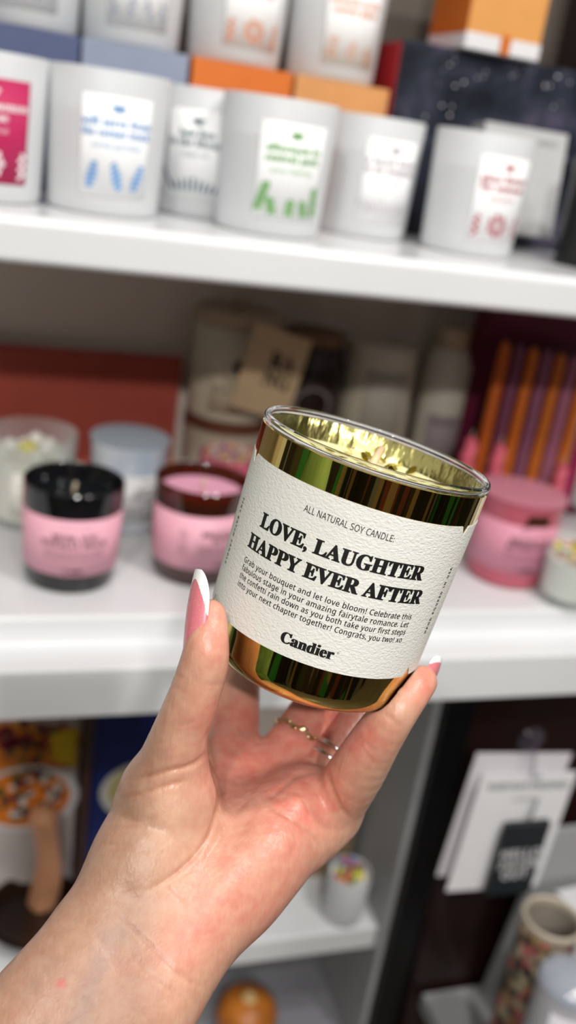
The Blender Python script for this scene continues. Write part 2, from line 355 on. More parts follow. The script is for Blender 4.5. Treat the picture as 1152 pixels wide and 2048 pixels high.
# ================================================================== MIDDLE SHELF
ZL = -361
pink = mat('pink_paper', s(244, 180, 198), .6, noise=.03, nscale=60)
inkp = mat('plum_ink', s(60, 30, 42), .6, noise=.1)
def tumbler(p, D, H, label, glassm, waxm, th, title, body, paperm=pink, lab_ink=inkp, waxz=.80, side=None, name='candle', rim=None, group=None, small='ALL NATURAL SOY CANDLE:', foot='Candier', wickm=None, pr=(.20, .76)):
    t = empty(name, p, label, 'candle', group=group); R = D / 2; rb = R * .93
    prof = [(0, 0), (rb - 7, 0), (rb - 2, 1.8), (rb, 7), (R, H - 1), (R - .8, H), (R - 1.6, H), (R - 2.4, H - 1), (rb - 2.4, 9), (rb - 7, 6), (0, 6)]
    lathe('glass', prof, glassm, t)
    lathe('wax', [(0, 6.3), (rb - 7, 6.3), (rb - 2.7, 9.3), (R - 2.9 - (R - rb) * (1 - waxz), H * waxz), (R * .5, H * waxz - .8), (0, H * waxz)], waxm, t)
    tube('wick', [(0, 0, H * waxz - 1), (0, 0, H * waxz + 6), (1, 0, H * waxz + 11)], 1.3, wickm or mat('cotton_wick', (1, 1, 1)), t, 8)
    if paperm is None: return t
    h0, h1 = H * pr[0], H * pr[1]; rl = lambda z: rb + (R - rb) * (z - 7) / (H - 8)
    lab = patch('label', rl, th, 2 * R * 2.3, h0, h1, paperm, t, off=.25, n=60, ragged=True)
    rows = []; y = 0
    V, Fq = text2d(sans(small), width=26, off=.005); wrap('small_print', (V, Fq), rl, th, h1 - 7, lab_ink, lab, .5)
    for ln in title:
        V, Fq = text2d(serif(ln), size=7.2, off=.018, xs=.95); rows.append((V + np.array([0, y]), Fq)); y -= 6.2
    wrap('title', merge(rows), rl, th, h1 - 17, lab_ink, lab, .5)
    rows = []
    for ln in body:
        V, Fq = text2d(sans(ln), width=48, size=2.9); rows.append((V + np.array([0, y]), Fq)); y -= 2.9
    wrap('body_text', merge(rows), rl, th, h1 - 15, lab_ink, lab, .5)
    wrap('brand', text2d(serif(foot), size=4.2, off=.03), rl, th, h0 + 3, lab_ink, lab, .5)
    if side:
        V, Fq = merge([(lambda q: (q[0] + np.array([0, -k * 2.6]), q[1]))(text2d(sans(side), size=2.3)) for k in range(3)]); V = np.stack([-V[:, 1], V[:, 0]], 1)
        wrap('side_text', (V, Fq), rl, th - 1.0, (h0 + h1) / 2, lab_ink, lab, .5)
    return t
BODY = ['Thank you for the music and the laughter', 'and for every early morning you spent with', 'me. This one is for you to light and relax']
blackg = mat('black_glass', s(16, 16, 20), .08, noise=.1, coat=.5)
tumbler((*at_z(150, 956, -275)[:2], ZL), 80, 86, 'black glass candle with a pink label, black wax and cotton wick', blackg, mat('black_wax', s(14, 20, 22), .35, noise=.3, bump=.3, bscale=150), -.02, ['MOM, YOU', 'TOTALLY ROCK'], BODY, waxz=.83)
amber = thin('amber_glass', s(190, 90, 36), .05, clear=.55, base=s(70, 30, 14))
tumbler((*at_z(408, 955, -275)[:2], ZL), 80, 86, 'amber brown glass candle with pink wax and a pink label, half behind the held candle', amber, mat('pink_wax', s(246, 176, 202), .45, sss=.2, sscale=.003, noise=.04), .42, ['BRIDESMAID', 'DUTIES'], BODY, waxz=.86, side='TINY BATCH CANDLE')
pinkg = mat('pink_glass', s(232, 120, 140), .1, trans=.35, ior=1.35, noise=.04)
t = tumbler((484, 722, ZL), 80, 86, 'pink glass candle with a domed clear lid, right of the held candle', pinkg, mat('rose_wax', s(235, 140, 160), .45, sss=.2, sscale=.003, noise=.04), -.08, ['BRIDEZILLA', 'RETIREMENT'], BODY, paperm=mat('rose_paper', s(224, 150, 172), .6, noise=.03), waxz=.70)
lidg = thin('pink_lid_glass', s(250, 190, 204), .06, clear=.45, base=s(226, 150, 168))
lathe('lid', [(0, 88.5), (20, 88.2), (36, 87), (41, 86.4), (41.5, 84.5), (38, 84), (38, 83), (0, 83.6)], lidg, t)
box('gold_sticker', (22, .5, 9), mat('bronze_foil', s(96, 62, 36), .3, metal=.6, noise=.3), t, loc=(-4, -40.6, 68), bev=.2)
# iridescent white jar with glass lid
irid = mat('pearl_glass', s(232, 236, 242), .12, trans=.2, coat=.6, noise=.06, nscale=25, col2=s(205, 222, 242))
t = tumbler((*at_z(262, 872, -275)[:2], ZL), 72, 84, 'pearly white glass candle with a clear lid and grey lettering, behind the black candle', irid, mat('white_wax', s(244, 242, 238), .5, noise=.02), .55, ['THE BEST', 'TRUST THIS', 'LABEL'], BODY[:2], paperm=mat('grey_white_paper', s(226, 226, 226), .6, noise=.02), lab_ink=mat('charcoal_ink', s(84, 84, 90), .6, noise=.1), small='HAND POURED', foot='Candier', waxz=.8, pr=(.16, .70))
lathe('lid', [(0, 88), (30, 87.6), (36, 86.5), (37, 85), (36.5, 84.2), (0, 84.2)], thin('clear_lid_glass', (.9, .94, .97), .05, clear=.7, base=s(215, 225, 235)), t)
# left jar with whipped wax and yellow flower
clear = thin('clear_glass', (.96, .98, .97), .03, clear=.9)
t = empty('whipped_candle', (*at_z(66, 860, -275)[:2], ZL), 'clear glass jar of whipped white wax with a yellow centre, behind the black candle', 'candle')
R = 40
lathe('glass', [(0, 0), (30, 0), (35, 3), (37, 8), (R, 84), (R - .6, 86), (R - 1.6, 86), (R - 2.2, 84), (35, 9), (30, 6), (0, 6)], clear, t)
lathe('wax', [(0, 6.3), (30, 6.3), (34.5, 9.5), (37, 64), (30, 67), (0, 66)], mat('ivory_wax', s(238, 232, 216), .5, sss=.2, sscale=.003, noise=.05), t)
fr = mat('whipped_wax', s(242, 238, 228), .5, noise=.05)
for k in range(9):
    a = k * .7; r = 12 + (k % 3) * 8
    o = lathe('wax_swirl', [(0, 0), (8, 0), (8.5, 3), (6, 6), (4, 8), (0, 10)], fr, t, 14, auto=False); o.location = (r * math.cos(a) / 1000, r * math.sin(a) / 1000, .066)
o = lathe('yellow_flower', [(0, 0), (9, 0), (10, 3), (6, 6), (0, 7)], mat('yellow_wax', s(238, 222, 60), .5, noise=.1), t, 14, auto=False); o.location = (-.004, -.012, .072)
lab = patch('label', 38.5, .1, 46, 18, 58, mat('cream_paper', s(238, 234, 224), .6, noise=.03), t, off=.6)
wrap('small_print', merge([(lambda q: (q[0] + np.array([0, -k * 5]), q[1]))(text2d(sans('whipped soy wax'), width=34, size=3.4)) for k in range(4)]), 38.5, .1, 48, mat('grey_ink', (1, 1, 1)), lab, .9)
# sprinkle candles
def sprinkle_jar(p, D, H, label, cols, glassm, waxm, waxz, n, sz, group=None, seed=1):
    t = empty('sprinkle_candle', p, label, 'candle', group=group); R = D / 2; r_ = random.Random(seed)
    lathe('glass', [(0, 0), (R * .8, 0), (R * .93, 3), (R * .95, 8), (R, H - 1), (R - .8, H), (R - 1.8, H - 1), (R * .93 - 2, 9), (R * .75, 6), (0, 6)], glassm, t)
    lathe('wax', [(0, 6.3), (R * .73, 6.3), (R * .93 - 2.4, 9.5), (R - 2.6, H * waxz), (0, H * waxz + 1)], waxm, t)
    per = {}
    for k in range(n):
        a = r_.uniform(0, 6.28); q = math.sqrt(r_.random()) * (R - 4 - sz); z = H * waxz + 1 + r_.uniform(0, 4) + 5 * (1 - (q / R) ** 2)
        per.setdefault(k % len(cols), []).append((q * math.cos(a), q * math.sin(a), z, r_.uniform(0, 3)))
    ico = bmesh.new(); bmesh.ops.create_icosphere(ico, subdivisions=1, radius=1); iv = np.array([v.co[:] for v in ico.verts]); fv = [tuple(v.index for v in f.verts) for f in ico.faces]; ico.free()
    V = []; Fs = []; mi = []
    for c, L in per.items():
        for x, y, z, a in L:
            b0 = len(V); U = iv * np.array([sz * 1.8, sz, sz * .8]); ca, sa = math.cos(a), math.sin(a)
            for u in U: V.append(((x + ca * u[0] - sa * u[1]) / 1000, (y + sa * u[0] + ca * u[1]) / 1000, (z + u[2]) / 1000))
            Fs += [tuple(i + b0 for i in f) for f in fv]; mi += [c] * len(fv)
    o = obj('sprinkles', V, Fs, None, t, True, mats=[mat('sprinkle_%s' % '_'.join(map(str, c)), s(*c), .45, noise=.05) for c in cols], mi=mi); o['kind'] = 'stuff'
    return t
rainbow = [(240, 230, 220), (232, 120, 130), (240, 170, 70), (90, 130, 200), (240, 225, 120), (220, 80, 70), (170, 200, 220)]
sprinkle_jar((228, 826, ZL), 58, 76, 'pink jar heaped with tiny rainbow sprinkles, behind the amber candle', rainbow, pinkg, mat('rose_wax', (1, 1, 1)), .92, 420, 1.1)
sprinkle_jar((520, 668, ZL), 58, 58, 'clear jar with large coloured sprinkles, cut off by the right edge on the middle shelf', [(240, 150, 50), (235, 220, 70), (90, 150, 110), (230, 225, 215), (235, 120, 60)], clear, mat('white_wax', (1, 1, 1)), .74, 60, 2.6, seed=5)
# back of the middle shelf
redm = mat('brick_red_card', s(172, 75, 60), .6, noise=.08, nscale=20)
t = empty('red_display_box', (85, 985, ZL), 'long brick red box standing along the back of the middle shelf', 'box')
box('back_board', (300, 12, 124), redm, t, loc=(-30, 0, 0)); box('top_strip', (300, 6, 3), mat('rose_trim', s(200, 90, 90), .5, noise=.2), t, loc=(-30, 0, 124))
coral = mat('coral_card', s(226, 100, 66), .6, noise=.05)
t = empty('coral_tray', (128, 880, ZL), 'open coral orange tray behind the pearly white candle', 'tray')
box('tray_base', (330, 56, 4), coral, t); box('front_wall', (330, 3, 40), coral, t, loc=(0, -28, 0)); box('rear_wall', (330, 3, 34), coral, t, loc=(0, 28, 0))
box('left_wall', (3, 52, 40), coral, t, loc=(-163.5, 0, 0)); box('right_wall', (3, 52, 40), coral, t, loc=(163.5, 0, 0))
for i, (x, c, d) in enumerate(((48, (236, 150, 60), 'light orange'), (72, (240, 232, 226), 'white'), (96, (224, 96, 60), 'red orange'))):
    o = box('wax_melt', (18, 24, 40), mat('melt_%d' % i, s(*c), .5, noise=.05), loc=(128 + x, 878, ZL + 4.1), absolute=True, rot=(0, .06, .1)); tag(o, d + ' wax melt bar standing in the coral tray', 'wax bar', 'wax bars in the coral tray')
kraft = mat('kraft_paper', s(196, 168, 130), .7, noise=.08, nscale=40)
inkk = mat('black_ink', s(22, 20, 20), .6, noise=.1)
cream = mat('cream_glass', s(206, 196, 174), .4, noise=.05)
# cream canister with ribbon
t = empty('cream_canister', (258, 966, ZL), 'tall cream canister with a brown ribbon and a black round crest', 'canister')
lathe('body', [(0, 0), (43, 0), (45, 3), (45, 168), (43, 172), (0, 172)], cream, t)
lathe('ribbon', [(45.2, 62), (46.4, 62), (46.4, 76), (45.2, 76)], mat('brown_ribbon', s(110, 62, 44), .6, noise=.15), t)
lathe('lid', [(0, 172.2), (46, 172.2), (46, 184), (44, 187), (0, 187)], mat('tan_lid', s(180, 158, 128), .5, noise=.08), t)
o = lathe('lid_knob', [(0, 187), (8, 187), (10, 193), (7, 199), (0, 200)], mat('tan_lid', (1, 1, 1)), t, 24)
lab = patch('label', 45, -.1, 60, 84, 160, mat('tan_paper', s(222, 208, 180), .6, noise=.04), t)
wrap('crest', blob2d(0, 0, 7, 9), 45, -.1, 134, inkk, lab, .5)
wrap('title', merge([(lambda q, k=k: (q[0] + np.array([0, -k * 9]), q[1]))(text2d(serif(w_), size=9)) for k, w_ in enumerate(('SMALL', 'PLEASURES'))]), 45, -.1, 116, inkk, lab, .5)
t = empty('kraft_tag', (270, 893, ZL + 96), 'tilted kraft card with black lettering hanging beside the cream canister', 'tag', rot=(-.1, .24, .1))
box('card', (66, 1.2, 86), kraft, t, bev=.3)
flat('lettering', merge([(lambda q, k=k: (q[0] + np.array([8, -k * 20]), q[1]))(text2d(serif(w_), size=21, off=.02)) for k, w_ in enumerate(('RA', 'NG'))]), inkk, t, (0, -.6, 50))
# dark jar with arch label
t = empty('dark_jar', (342, 960, ZL), 'dark brown jar with an arched grey label, behind the rim of the held candle', 'jar')
lathe('body', [(0, 0), (34, 0), (36, 3), (36, 140), (30, 150), (28, 160), (0, 160)], mat('dark_jar_glass', s(40, 26, 22), .25, noise=.2), t)
am = []; n = 20; V = [(-22, 0), (22, 0)] + [(22 * math.cos(a), 38 + 22 * math.sin(a)) for a in np.linspace(0, PI, n)]
lab = wrap('label', (np.array(V, float), [tuple(range(len(V)))]), 36, -.1, 60, mat('dusk_paper', s(130, 118, 122), .6, noise=.05), t, .3)
wrap('rule', ring2d(0, 0, 19, 1), 36, -.1, 98, mat('pale_ink', s(190, 184, 180), .5, noise=.05), lab, .6)
wrap('title', text2d(serif('FIG'), size=12), 36, -.1, 84, inkk, lab, .6)
lathe('lid', [(0, 160.2), (31, 160.2), (31, 172), (0, 172)], mat('wood_lid', s(120, 88, 56), .6, noise=.2), t)
t = empty('frosted_canister', (425, 966, ZL), 'plain grey cream glass canister standing on a red block at the back', 'canister')
lathe('body', [(0, 30), (38, 30), (40, 33), (40, 158), (37, 164), (0, 164)], cream, t); box('red_block', (80, 56, 30), redm, t)
lab = patch('label', 40, -.1, 50, 60, 140, mat('greige_paper', s(176, 168, 152), .6, noise=.04), t)
wrap('small_print', text2d(sans('soy wax'), size=7), 40, -.1, 100, mat('pale_ink', (1, 1, 1)), lab, .5)
t = empty('slim_bottle', (501, 950, ZL), 'slim white bottle with purple grey lettering, left of the maroon taper box', 'bottle')
lathe('body', [(0, 0), (25, 0), (27, 3), (27, 150), (22, 165), (20, 168), (0, 168)], mat('milk_glass', s(196, 190, 174), .3, noise=.06), t)
lathe('cap', [(0, 168.2), (19, 168.2), (19, 190), (17, 192), (0, 192)], mat('tan_lid', (1, 1, 1)), t)
lab = patch('label', 27, -.1, 44, 40, 96, mat('mauve_paper', s(150, 138, 138), .6, noise=.04), t)
wrap('title', text2d(serif('HAPPY'), size=10), 27, -.1, 84, mat('mauve_ink', s(90, 60, 84), .5, noise=.05), lab, .5)
# maroon box of taper candles
mar = mat('maroon_card', s(92, 14, 44), .5, noise=.2)
t = empty('taper_display', (596, 905, ZL), 'maroon cardboard display holding coloured taper candles, at the right back of the middle shelf', 'display')
box('back_card', (152, 8, 246), mar, t, loc=(-4, 30, 0)); box('header', (154, 26, 60), mar, t, loc=(-4, 12, 190)); box('floor', (152, 56, 5), mar, t)
GT = 'taper candles in the maroon display'
tc = [((196, 92, 24), 'dark orange'), ((120, 62, 88), 'dusty purple'), ((206, 104, 26), 'orange'), ((140, 82, 108), 'mauve'), ((204, 108, 30), 'amber orange'), ((168, 100, 124), 'pink mauve'), ((210, 110, 34), 'bright orange'), ((160, 30, 84), 'magenta')]
for i, (c, nme) in enumerate(tc):
    x = 529 + i * 17.5
    t = empty('taper_candle', (x, 886, ZL + 5.2), '%s taper candle, number %s from the left in the maroon display' % (nme, ['one', 'two', 'three', 'four', 'five', 'six', 'seven', 'eight'][i]), 'candle', group=GT)
    lathe('wax_stick', [(0, 0), (7.0, 0), (7.2, 2), (6.0, 180 - i * 2), (3, 186 - i * 2), (0, 188 - i * 2)], mat('taper_%d' % i, s(*c), .4, noise=.05), t, 20)
# twisted pink candles in front
for i, (px, py, h) in enumerate(((945, 872, 52), (1003, 885, 70), (1128, 925, 48))):
    p = at_y(px, py, 850); H = p[2] - ZL
    t = empty('twisted_candle', (p[0], 850, ZL), '%s twisted pink candle in front of the maroon taper display' % ('left', 'middle', 'right')[i], 'candle', group='pink twisted candles before the tapers')
    V = []; Fs = []; n = 24; K = 40
    for k in range(K + 1):
        z = k / K; r = 8 * (1 - .25 * z) if z < .93 else 8 * (1 - .25 * z) * (1 - (z - .93) / .08)
        for j in range(n):
            a = 2 * PI * j / n; rr = r * (1 + .22 * math.cos(3 * a)); aa = a + z * 9; V.append((rr * math.cos(aa) / 1000, rr * math.sin(aa) / 1000, z * H / 1000))
    for k in range(K):
        for j in range(n): q = (j + 1) % n; Fs.append((k * n + j, k * n + q, (k + 1) * n + q, (k + 1) * n + j))
    Fs += [tuple(range(n))[::-1], tuple(range(K * n, K * n + n))]
    fix(obj('wax_stick', V, Fs, mat('twist_pink', s(236, 110, 130), .4, sss=.2, sscale=.003, noise=.04), t, True))
    tube('wick', [(0, 0, H - 1), (0, 0, H + 6)], .8, mat('cotton_wick', (1, 1, 1)), t, 6)
# dark glass dome jar behind the held candle's rim
t = empty('smoked_jar', (372, 800, ZL), 'smoked grey glass jar with a shiny domed lid behind the held candle', 'jar')
smoke = thin('smoked_glass', s(130, 145, 148), .04, clear=.55, base=s(60, 74, 78))
lathe('body', [(0, 0), (34, 0), (37, 3), (38, 76), (36, 78), (34, 76), (33, 6), (0, 5)], smoke, t)
lathe('lid', [(0, 92), (12, 91.5), (26, 88), (37, 81), (39, 78.4), (0, 78.4)], smoke, t)

# ================================================================== BELOW THE MIDDLE SHELF, LEFT BAY
ZB = -776
def food_print(name, bg, blobs):      # small printed shapes, each its own ink
    return mat(name, s(*bg), .4, noise=.04)
t = empty('cookbook', (5, 806, ZB), 'cookbook with a bowl of colourful salad on its cover, at the lower left', 'book', rot=(-.10, 0, 0))
cov = box('cover', (196, 22, 246), mat('cookbook_cover', s(206, 196, 194), .35, noise=.08, nscale=30), t)
def pt(V2, dx, dz): return (V2[0] + np.array([dx, dz]), V2[1])
y0 = -11.3
def disc(nm, x, z, r, c, k, depth=.0): return flat(nm, blob2d(x, z, r, r * .72, n=40), mat('print_%s' % nm, s(*c), .4, noise=.06, nscale=80), cov, (0, 0, 0), y=y0 - .1 * k)
disc('salad_bowl', 50, 118, 52, (226, 226, 228), 1); disc('salad_base', 48, 118, 45, (232, 130, 40), 2)
def scatter(nm, cx_, cz_, rx, rz, n, c, k, sz=4, seed=0):
    r_ = random.Random(seed); P = []
    for _ in range(n):
        a = r_.uniform(0, 6.28); q = math.sqrt(r_.random()); P.append(blob2d(cx_ + rx * q * math.cos(a), cz_ + rz * q * math.sin(a), r_.uniform(.6, 1.2) * sz, r_.uniform(.5, 1) * sz, r_.uniform(0, 3), n=8))
    return flat(nm, merge(P), mat('print_' + nm, s(*c), .4, noise=.1), cov, (0, 0, 0), y=y0 - .1 * k)
scatter('greens', 48, 122, 38, 27, 26, (64, 92, 48), 3, 5, 1); scatter('beets', 46, 124, 38, 27, 22, (96, 34, 60), 4, 5, 2); scatter('onions', 50, 122, 34, 24, 14, (232, 222, 214), 5, 4, 3)
flat('tablecloth', (np.array([(-98, 150), (98, 150), (98, 196), (40, 206), (-98, 206)], float), [(0, 1, 2, 3, 4)]), mat('print_tablecloth', s(150, 40, 44), .4, noise=.4, nscale=60, col2=s(232, 150, 50)), cov, y=y0 - .05)
scatter('tomatoes', 40, 178, 60, 20, 46, (238, 130, 36), 3, 6, 4); scatter('herbs', 44, 180, 58, 20, 22, (70, 90, 44), 4, 5, 5); scatter('cherries', 50, 190, 46, 14, 26, (120, 26, 50), 5, 6, 6)
flat('lemon_bag', (np.array([(76, 160), (97, 150), (97, 196), (70, 190)], float), [(0, 1, 2, 3)]), mat('print_lemon', s(232, 196, 30), .4, noise=.08), cov, y=y0 - .6)
flat('title', text2d(serif('GATHER'), size=22), mat('print_title', s(90, 84, 60), .4, noise=.1), cov, (30, 0, 216), y=y0 - .2)
t = empty('blue_cookbook', (188, 806, ZB), 'deep blue cookbook with a white bowl of pale pasta on its cover', 'book', rot=(-.10, 0, 0))
cov = box('cover', (140, 24, 250), mat('blue_cover', s(26, 46, 122), .35, noise=.2, nscale=20), t); y0 = -12.4
flat('dark_band', (np.array([(-70, 212), (70, 212), (70, 249), (-70, 249)], float), [(0, 1, 2, 3)]), mat('print_navy', s(14, 22, 62), .4, noise=.1), cov, y=y0)
disc('pasta_bowl', -10, 118, 50, (226, 224, 214), 1); disc('pasta', -10, 120, 42, (206, 192, 126), 2); scatter('pasta_pieces', -10, 120, 38, 27, 60, (226, 214, 158), 3, 3, 8)
t = empty('book_spine', (112, 815, ZB), 'thin brown book spine standing between the salad cookbook and the blue one', 'book')
box('spine', (8, 40, 252), mat('brown_spine', s(84, 52, 44), .4, noise=.2), t)
# dish with peach candle
_q = at_z(72, 1852, ZB); pd = (_q[0], _q[1], ZB); _c = at_z(88, 1806, ZB + 9.5)
t = empty('candle_dish', pd, 'glossy dark brown round dish under the peach ribbed candle', 'dish')
lathe('bowl', [(0, 0), (28, 0), (40, 5), (50, 15), (52, 22), (49, 23), (46, 18), (34, 11), (0, 9)], mat('dark_glaze', s(30, 18, 14), .12, coat=.7, noise=.15), t)
t = empty('ribbed_candle', tuple(_c), 'peach coloured ribbed and bent candle standing in the dark dish', 'candle')
V = []; Fs = []; n = 40; K = 40; Hc = 122
for k in range(K + 1):
    z = k / K; bx = 5 * math.sin(z * 4.2) - 2; r = 14 * (1 + .10 * math.sin(z * 7 + .6))
    if z > .9: r *= math.sqrt(max(.02, 1 - ((z - .9) / .1) ** 2))
    for j in range(n):
        a = 2 * PI * j / n; rr = r * (1 - .10 * abs(math.cos(5 * a / 2 + z)) ** 3); V.append(((bx + rr * math.cos(a)) / 1000, rr * math.sin(a) / 1000, z * Hc / 1000))
for k in range(K):
    for j in range(n): q = (j + 1) % n; Fs.append((k * n + j, k * n + q, (k + 1) * n + q, (k + 1) * n + j))
Fs += [tuple(range(n))[::-1], tuple(range(K * n, K * n + n))]
fix(obj('wax_body', V, Fs, mat('peach_wax', s(232, 168, 128), .45, sss=.3, sscale=.004, noise=.06, nscale=60, bump=.3, bscale=120), t, True))
tube('wick', [(-7, 0, Hc - 2), (-5, 0, Hc + 6), (2, 0, Hc + 13)], 1.2, mat('cotton_wick', (1, 1, 1)), t, 8)
# rainbow jar on the bottom shelf, kraft carton behind
p = at_z(690, 1810, ZB)
sprinkle_jar((388, 722, ZB), 46, 62, 'frosted jar topped with big rainbow coloured pieces on the lowest shelf', [(235, 220, 70), (60, 150, 90), (70, 120, 200), (225, 50, 60), (240, 150, 50), (80, 60, 130), (235, 110, 60)], frost, mat('white_wax', (1, 1, 1)), .86, 46, 4.2, seed=9)
o = box('kraft_carton', (46, 40, 150), mat('kraft_dark', s(150, 128, 96), .6, noise=.1), loc=(392, 800, ZB), absolute=True); tag(o, 'tall kraft coloured carton behind the rainbow topped jar', 'box')
# bun-shaped candle lower down
struct(extrude_x('trim_1', [(1000, -960), (660, -960), (660, -985), (1000, -985)], -700, 424, mat('lower_grey', s(150, 150, 156), .5, noise=.05)))
t = empty('bun_candle', (307, 745, -960), 'round golden brown bun with a lighter middle, under the lowest shelf', 'bun')
lathe('crust', [(0, 0), (24, 0), (33, 8), (36, 22), (33, 36), (24, 46), (10, 50), (5, 46), (0, 44)], mat('bun_crust', s(206, 122, 44), .4, noise=.3, nscale=40, coat=.3, bump=.3, bscale=60), t, 48)
lathe('crumb', [(0, 47), (9, 49.5), (6, 52), (0, 51.5)], mat('bun_crumb', s(226, 190, 130), .6, noise=.15), t, 24)

# ================================================================== BELOW THE MIDDLE SHELF, RIGHT
o = extrude_x('dark_cabinet', [(640, -1440), (700, -427), (990, -427), (990, -1440)], 466, 900, dark); tag(o, 'dark brown cabinet front behind the hanging price cards', 'cabinet')
# slanted grey board at the far right
V = [W(q) for y in (655, 662) for q in ((572, y, -625), (760, y, -625), (760, y, -850), (546, y, -850))]
o = fix(obj('grey_board', V, [(0, 1, 2, 3), (7, 6, 5, 4), (0, 4, 5, 1), (1, 5, 6, 2), (2, 6, 7, 3), (3, 7, 4, 0)], greyp)); tag(o, 'grey board with a slanted left edge, behind the floral tube', 'board')
# hanging cards
card = mat('card_white', s(242, 241, 244), .5, noise=.03)
t = empty('price_card', (497, 628, -664), 'front white hanging card with a dark title line, tilted', 'card', rot=(0, .05, 0), group='white cards hanging in front of the dark cabinet')
box('card', (104, 1.6, 140), card, t, bev=.3)
gi = mat('green_grey_ink', s(86, 98, 94), .6, noise=.1)
flat('lettering', text2d(sansb('EVERYDAY FINDINGS'), width=88, size=10), gi, t, (2, -.8, 122)); flat('small_print', text2d(sans('collection'), size=6), mat('grey_ink', (1, 1, 1)), t, (2, -.8, 108))
t = empty('price_card', (491, 640, -656), 'rear white hanging card, peeping out left and above the front one', 'card', rot=(0, .07, 0), group='white cards hanging in front of the dark cabinet')
box('card', (106, 1.6, 146), mat('card_white_b', s(222, 218, 222), .5, noise=.03), t, bev=.3)
t = empty('black_pouch', (507, 618, -662), 'black pouch with white lettering hanging in front of the white cards', 'pouch', rot=(0, .02, 0))
box('pouch', (50, 7, 88), mat('black_cloth', s(34, 38, 42), .6, noise=.2, bump=.2), t, bev=3, seg=3)
flat('lettering', merge([pt(text2d(sansb(w_), size=14, off=.01), 0, -k * 13) for k, w_ in enumerate(('HELLO', 'AGAIN', 'OUT'))]), mat('white_ink', s(220, 220, 224), .5, noise=.05), t, (0, -3.6, 48))
tube('cord', [(0, 0, 87), (3, 1, 100), (6, 4, 112)], 1.2, mat('grey_cord', s(120, 126, 124), .6, noise=.1), t, 8)
t = empty('suction_hook', (502, 634, -494), 'clear plastic suction hook above the hanging cards', 'hook')
hk = thin('clear_plastic', (.9, .9, .93), .1, clear=.93, base=s(110, 106, 118))
o = lathe('cup', [(0, 0), (12, -4), (14, -3), (13, -2), (5, 4), (0, 8)], hk, t, 32); o.rotation_euler = (PI / 2, 0, 0)
tube('hook', [(0, -6, 0), (0, -8, -14), (0, -10, -26), (3, -14, -30), (6, -16, -26)], 2.2, hk, t, 10)
# right bottom things
t = empty('floral_tube', (519, 560, -850), 'open cardboard tube printed with small flowers, lower right corner', 'tube')
fl = bpy.data.materials.new('floral_print'); fl.use_nodes = True; nt = fl.node_tree; b = nt.nodes['Principled BSDF']
tcn = nt.nodes.new('ShaderNodeTexCoord'); v = nt.nodes.new('ShaderNodeTexVoronoi'); v.inputs['Scale'].default_value = 95; r = nt.nodes.new('ShaderNodeValToRGB'); r.color_ramp.interpolation = 'CONSTANT'
e = r.color_ramp.elements; cs = [(196, 176, 150), (60, 66, 60), (196, 110, 110), (206, 190, 160), (44, 46, 44), (170, 130, 90)]
while len(e) < len(cs): e.new(.5)
for i, c in enumerate(cs): e[i].position = i / len(cs); e[i].color = (*s(*c), 1)
sx = nt.nodes.new('ShaderNodeSeparateColor'); nt.links.new(tcn.outputs['Object'], v.inputs['Vector']); nt.links.new(v.outputs['Color'], sx.inputs[0]); nt.links.new(sx.outputs[0], r.inputs[0]); nt.links.new(r.outputs[0], b.inputs['Base Color'])
lathe('tube_wall', [(26, 0), (27, 0), (27, 209), (25, 209), (25, 2), (26, 0)], fl, t, 48)
lathe('lining', [(24.9, 2.2), (24.9, 206), (24.5, 206), (24.5, 2.2), (24.9, 2.2)], mat('tube_lining', s(150, 140, 128), .6, noise=.06), t, 48)
lathe('rim', [(24.4, 206), (28, 206), (28.6, 212), (26.5, 214), (24.4, 212), (24.4, 206)], mat('tan_rim', s(190, 178, 160), .5, noise=.05), t, 48); lathe('base', [(0, 0), (24.3, 0), (24.3, 150), (0, 150)], mat('tube_inside', s(66, 56, 52), .7, noise=.1), t, 32)
t = empty('lidded_jar', (497, 492, -850), 'white labelled jar with a clear shiny lid, in front of the floral tube', 'jar')
lathe('body', [(0, 0), (26, 0), (28, 3), (28, 208), (0, 208)], mat('jar_white', s(208, 206, 214), .3, noise=.03), t)
lathe('lid', [(0, 224), (14, 223), (26, 217), (29, 211), (29, 208.4), (0, 208.4)], thin('clear_lid_b', (.85, .88, .92), .06, clear=.55, base=s(200, 205, 215)), t)
lab = patch('label', 28, -.2, 50, 110, 196, mat('label_lilac', s(216, 214, 222), .6, noise=.03), t); wrap('band', (np.array([(-25, 0), (25, 0), (25, 12), (-25, 12)] , float), [(0, 1, 2, 3)]), 28, -.2, 156, inkk, lab, .5)
wrap('title', text2d(serif('BATH'), size=10), 28, -.2, 178, inkk, lab, .5)
o = box('white_carton', (50, 30, 200), mat('white_card', (1, 1, 1)), loc=(578, 590, -850), absolute=True, rot=(0, 0, .1)); tag(o, 'small white box at the right edge below the hanging cards', 'box')
o = extrude_x('low_shelf', [(668, -850), (440, -850), (440, -870), (668, -870)], 478, 1000, greyp); tag(o, 'low grey shelf under the floral tube', 'shelf')
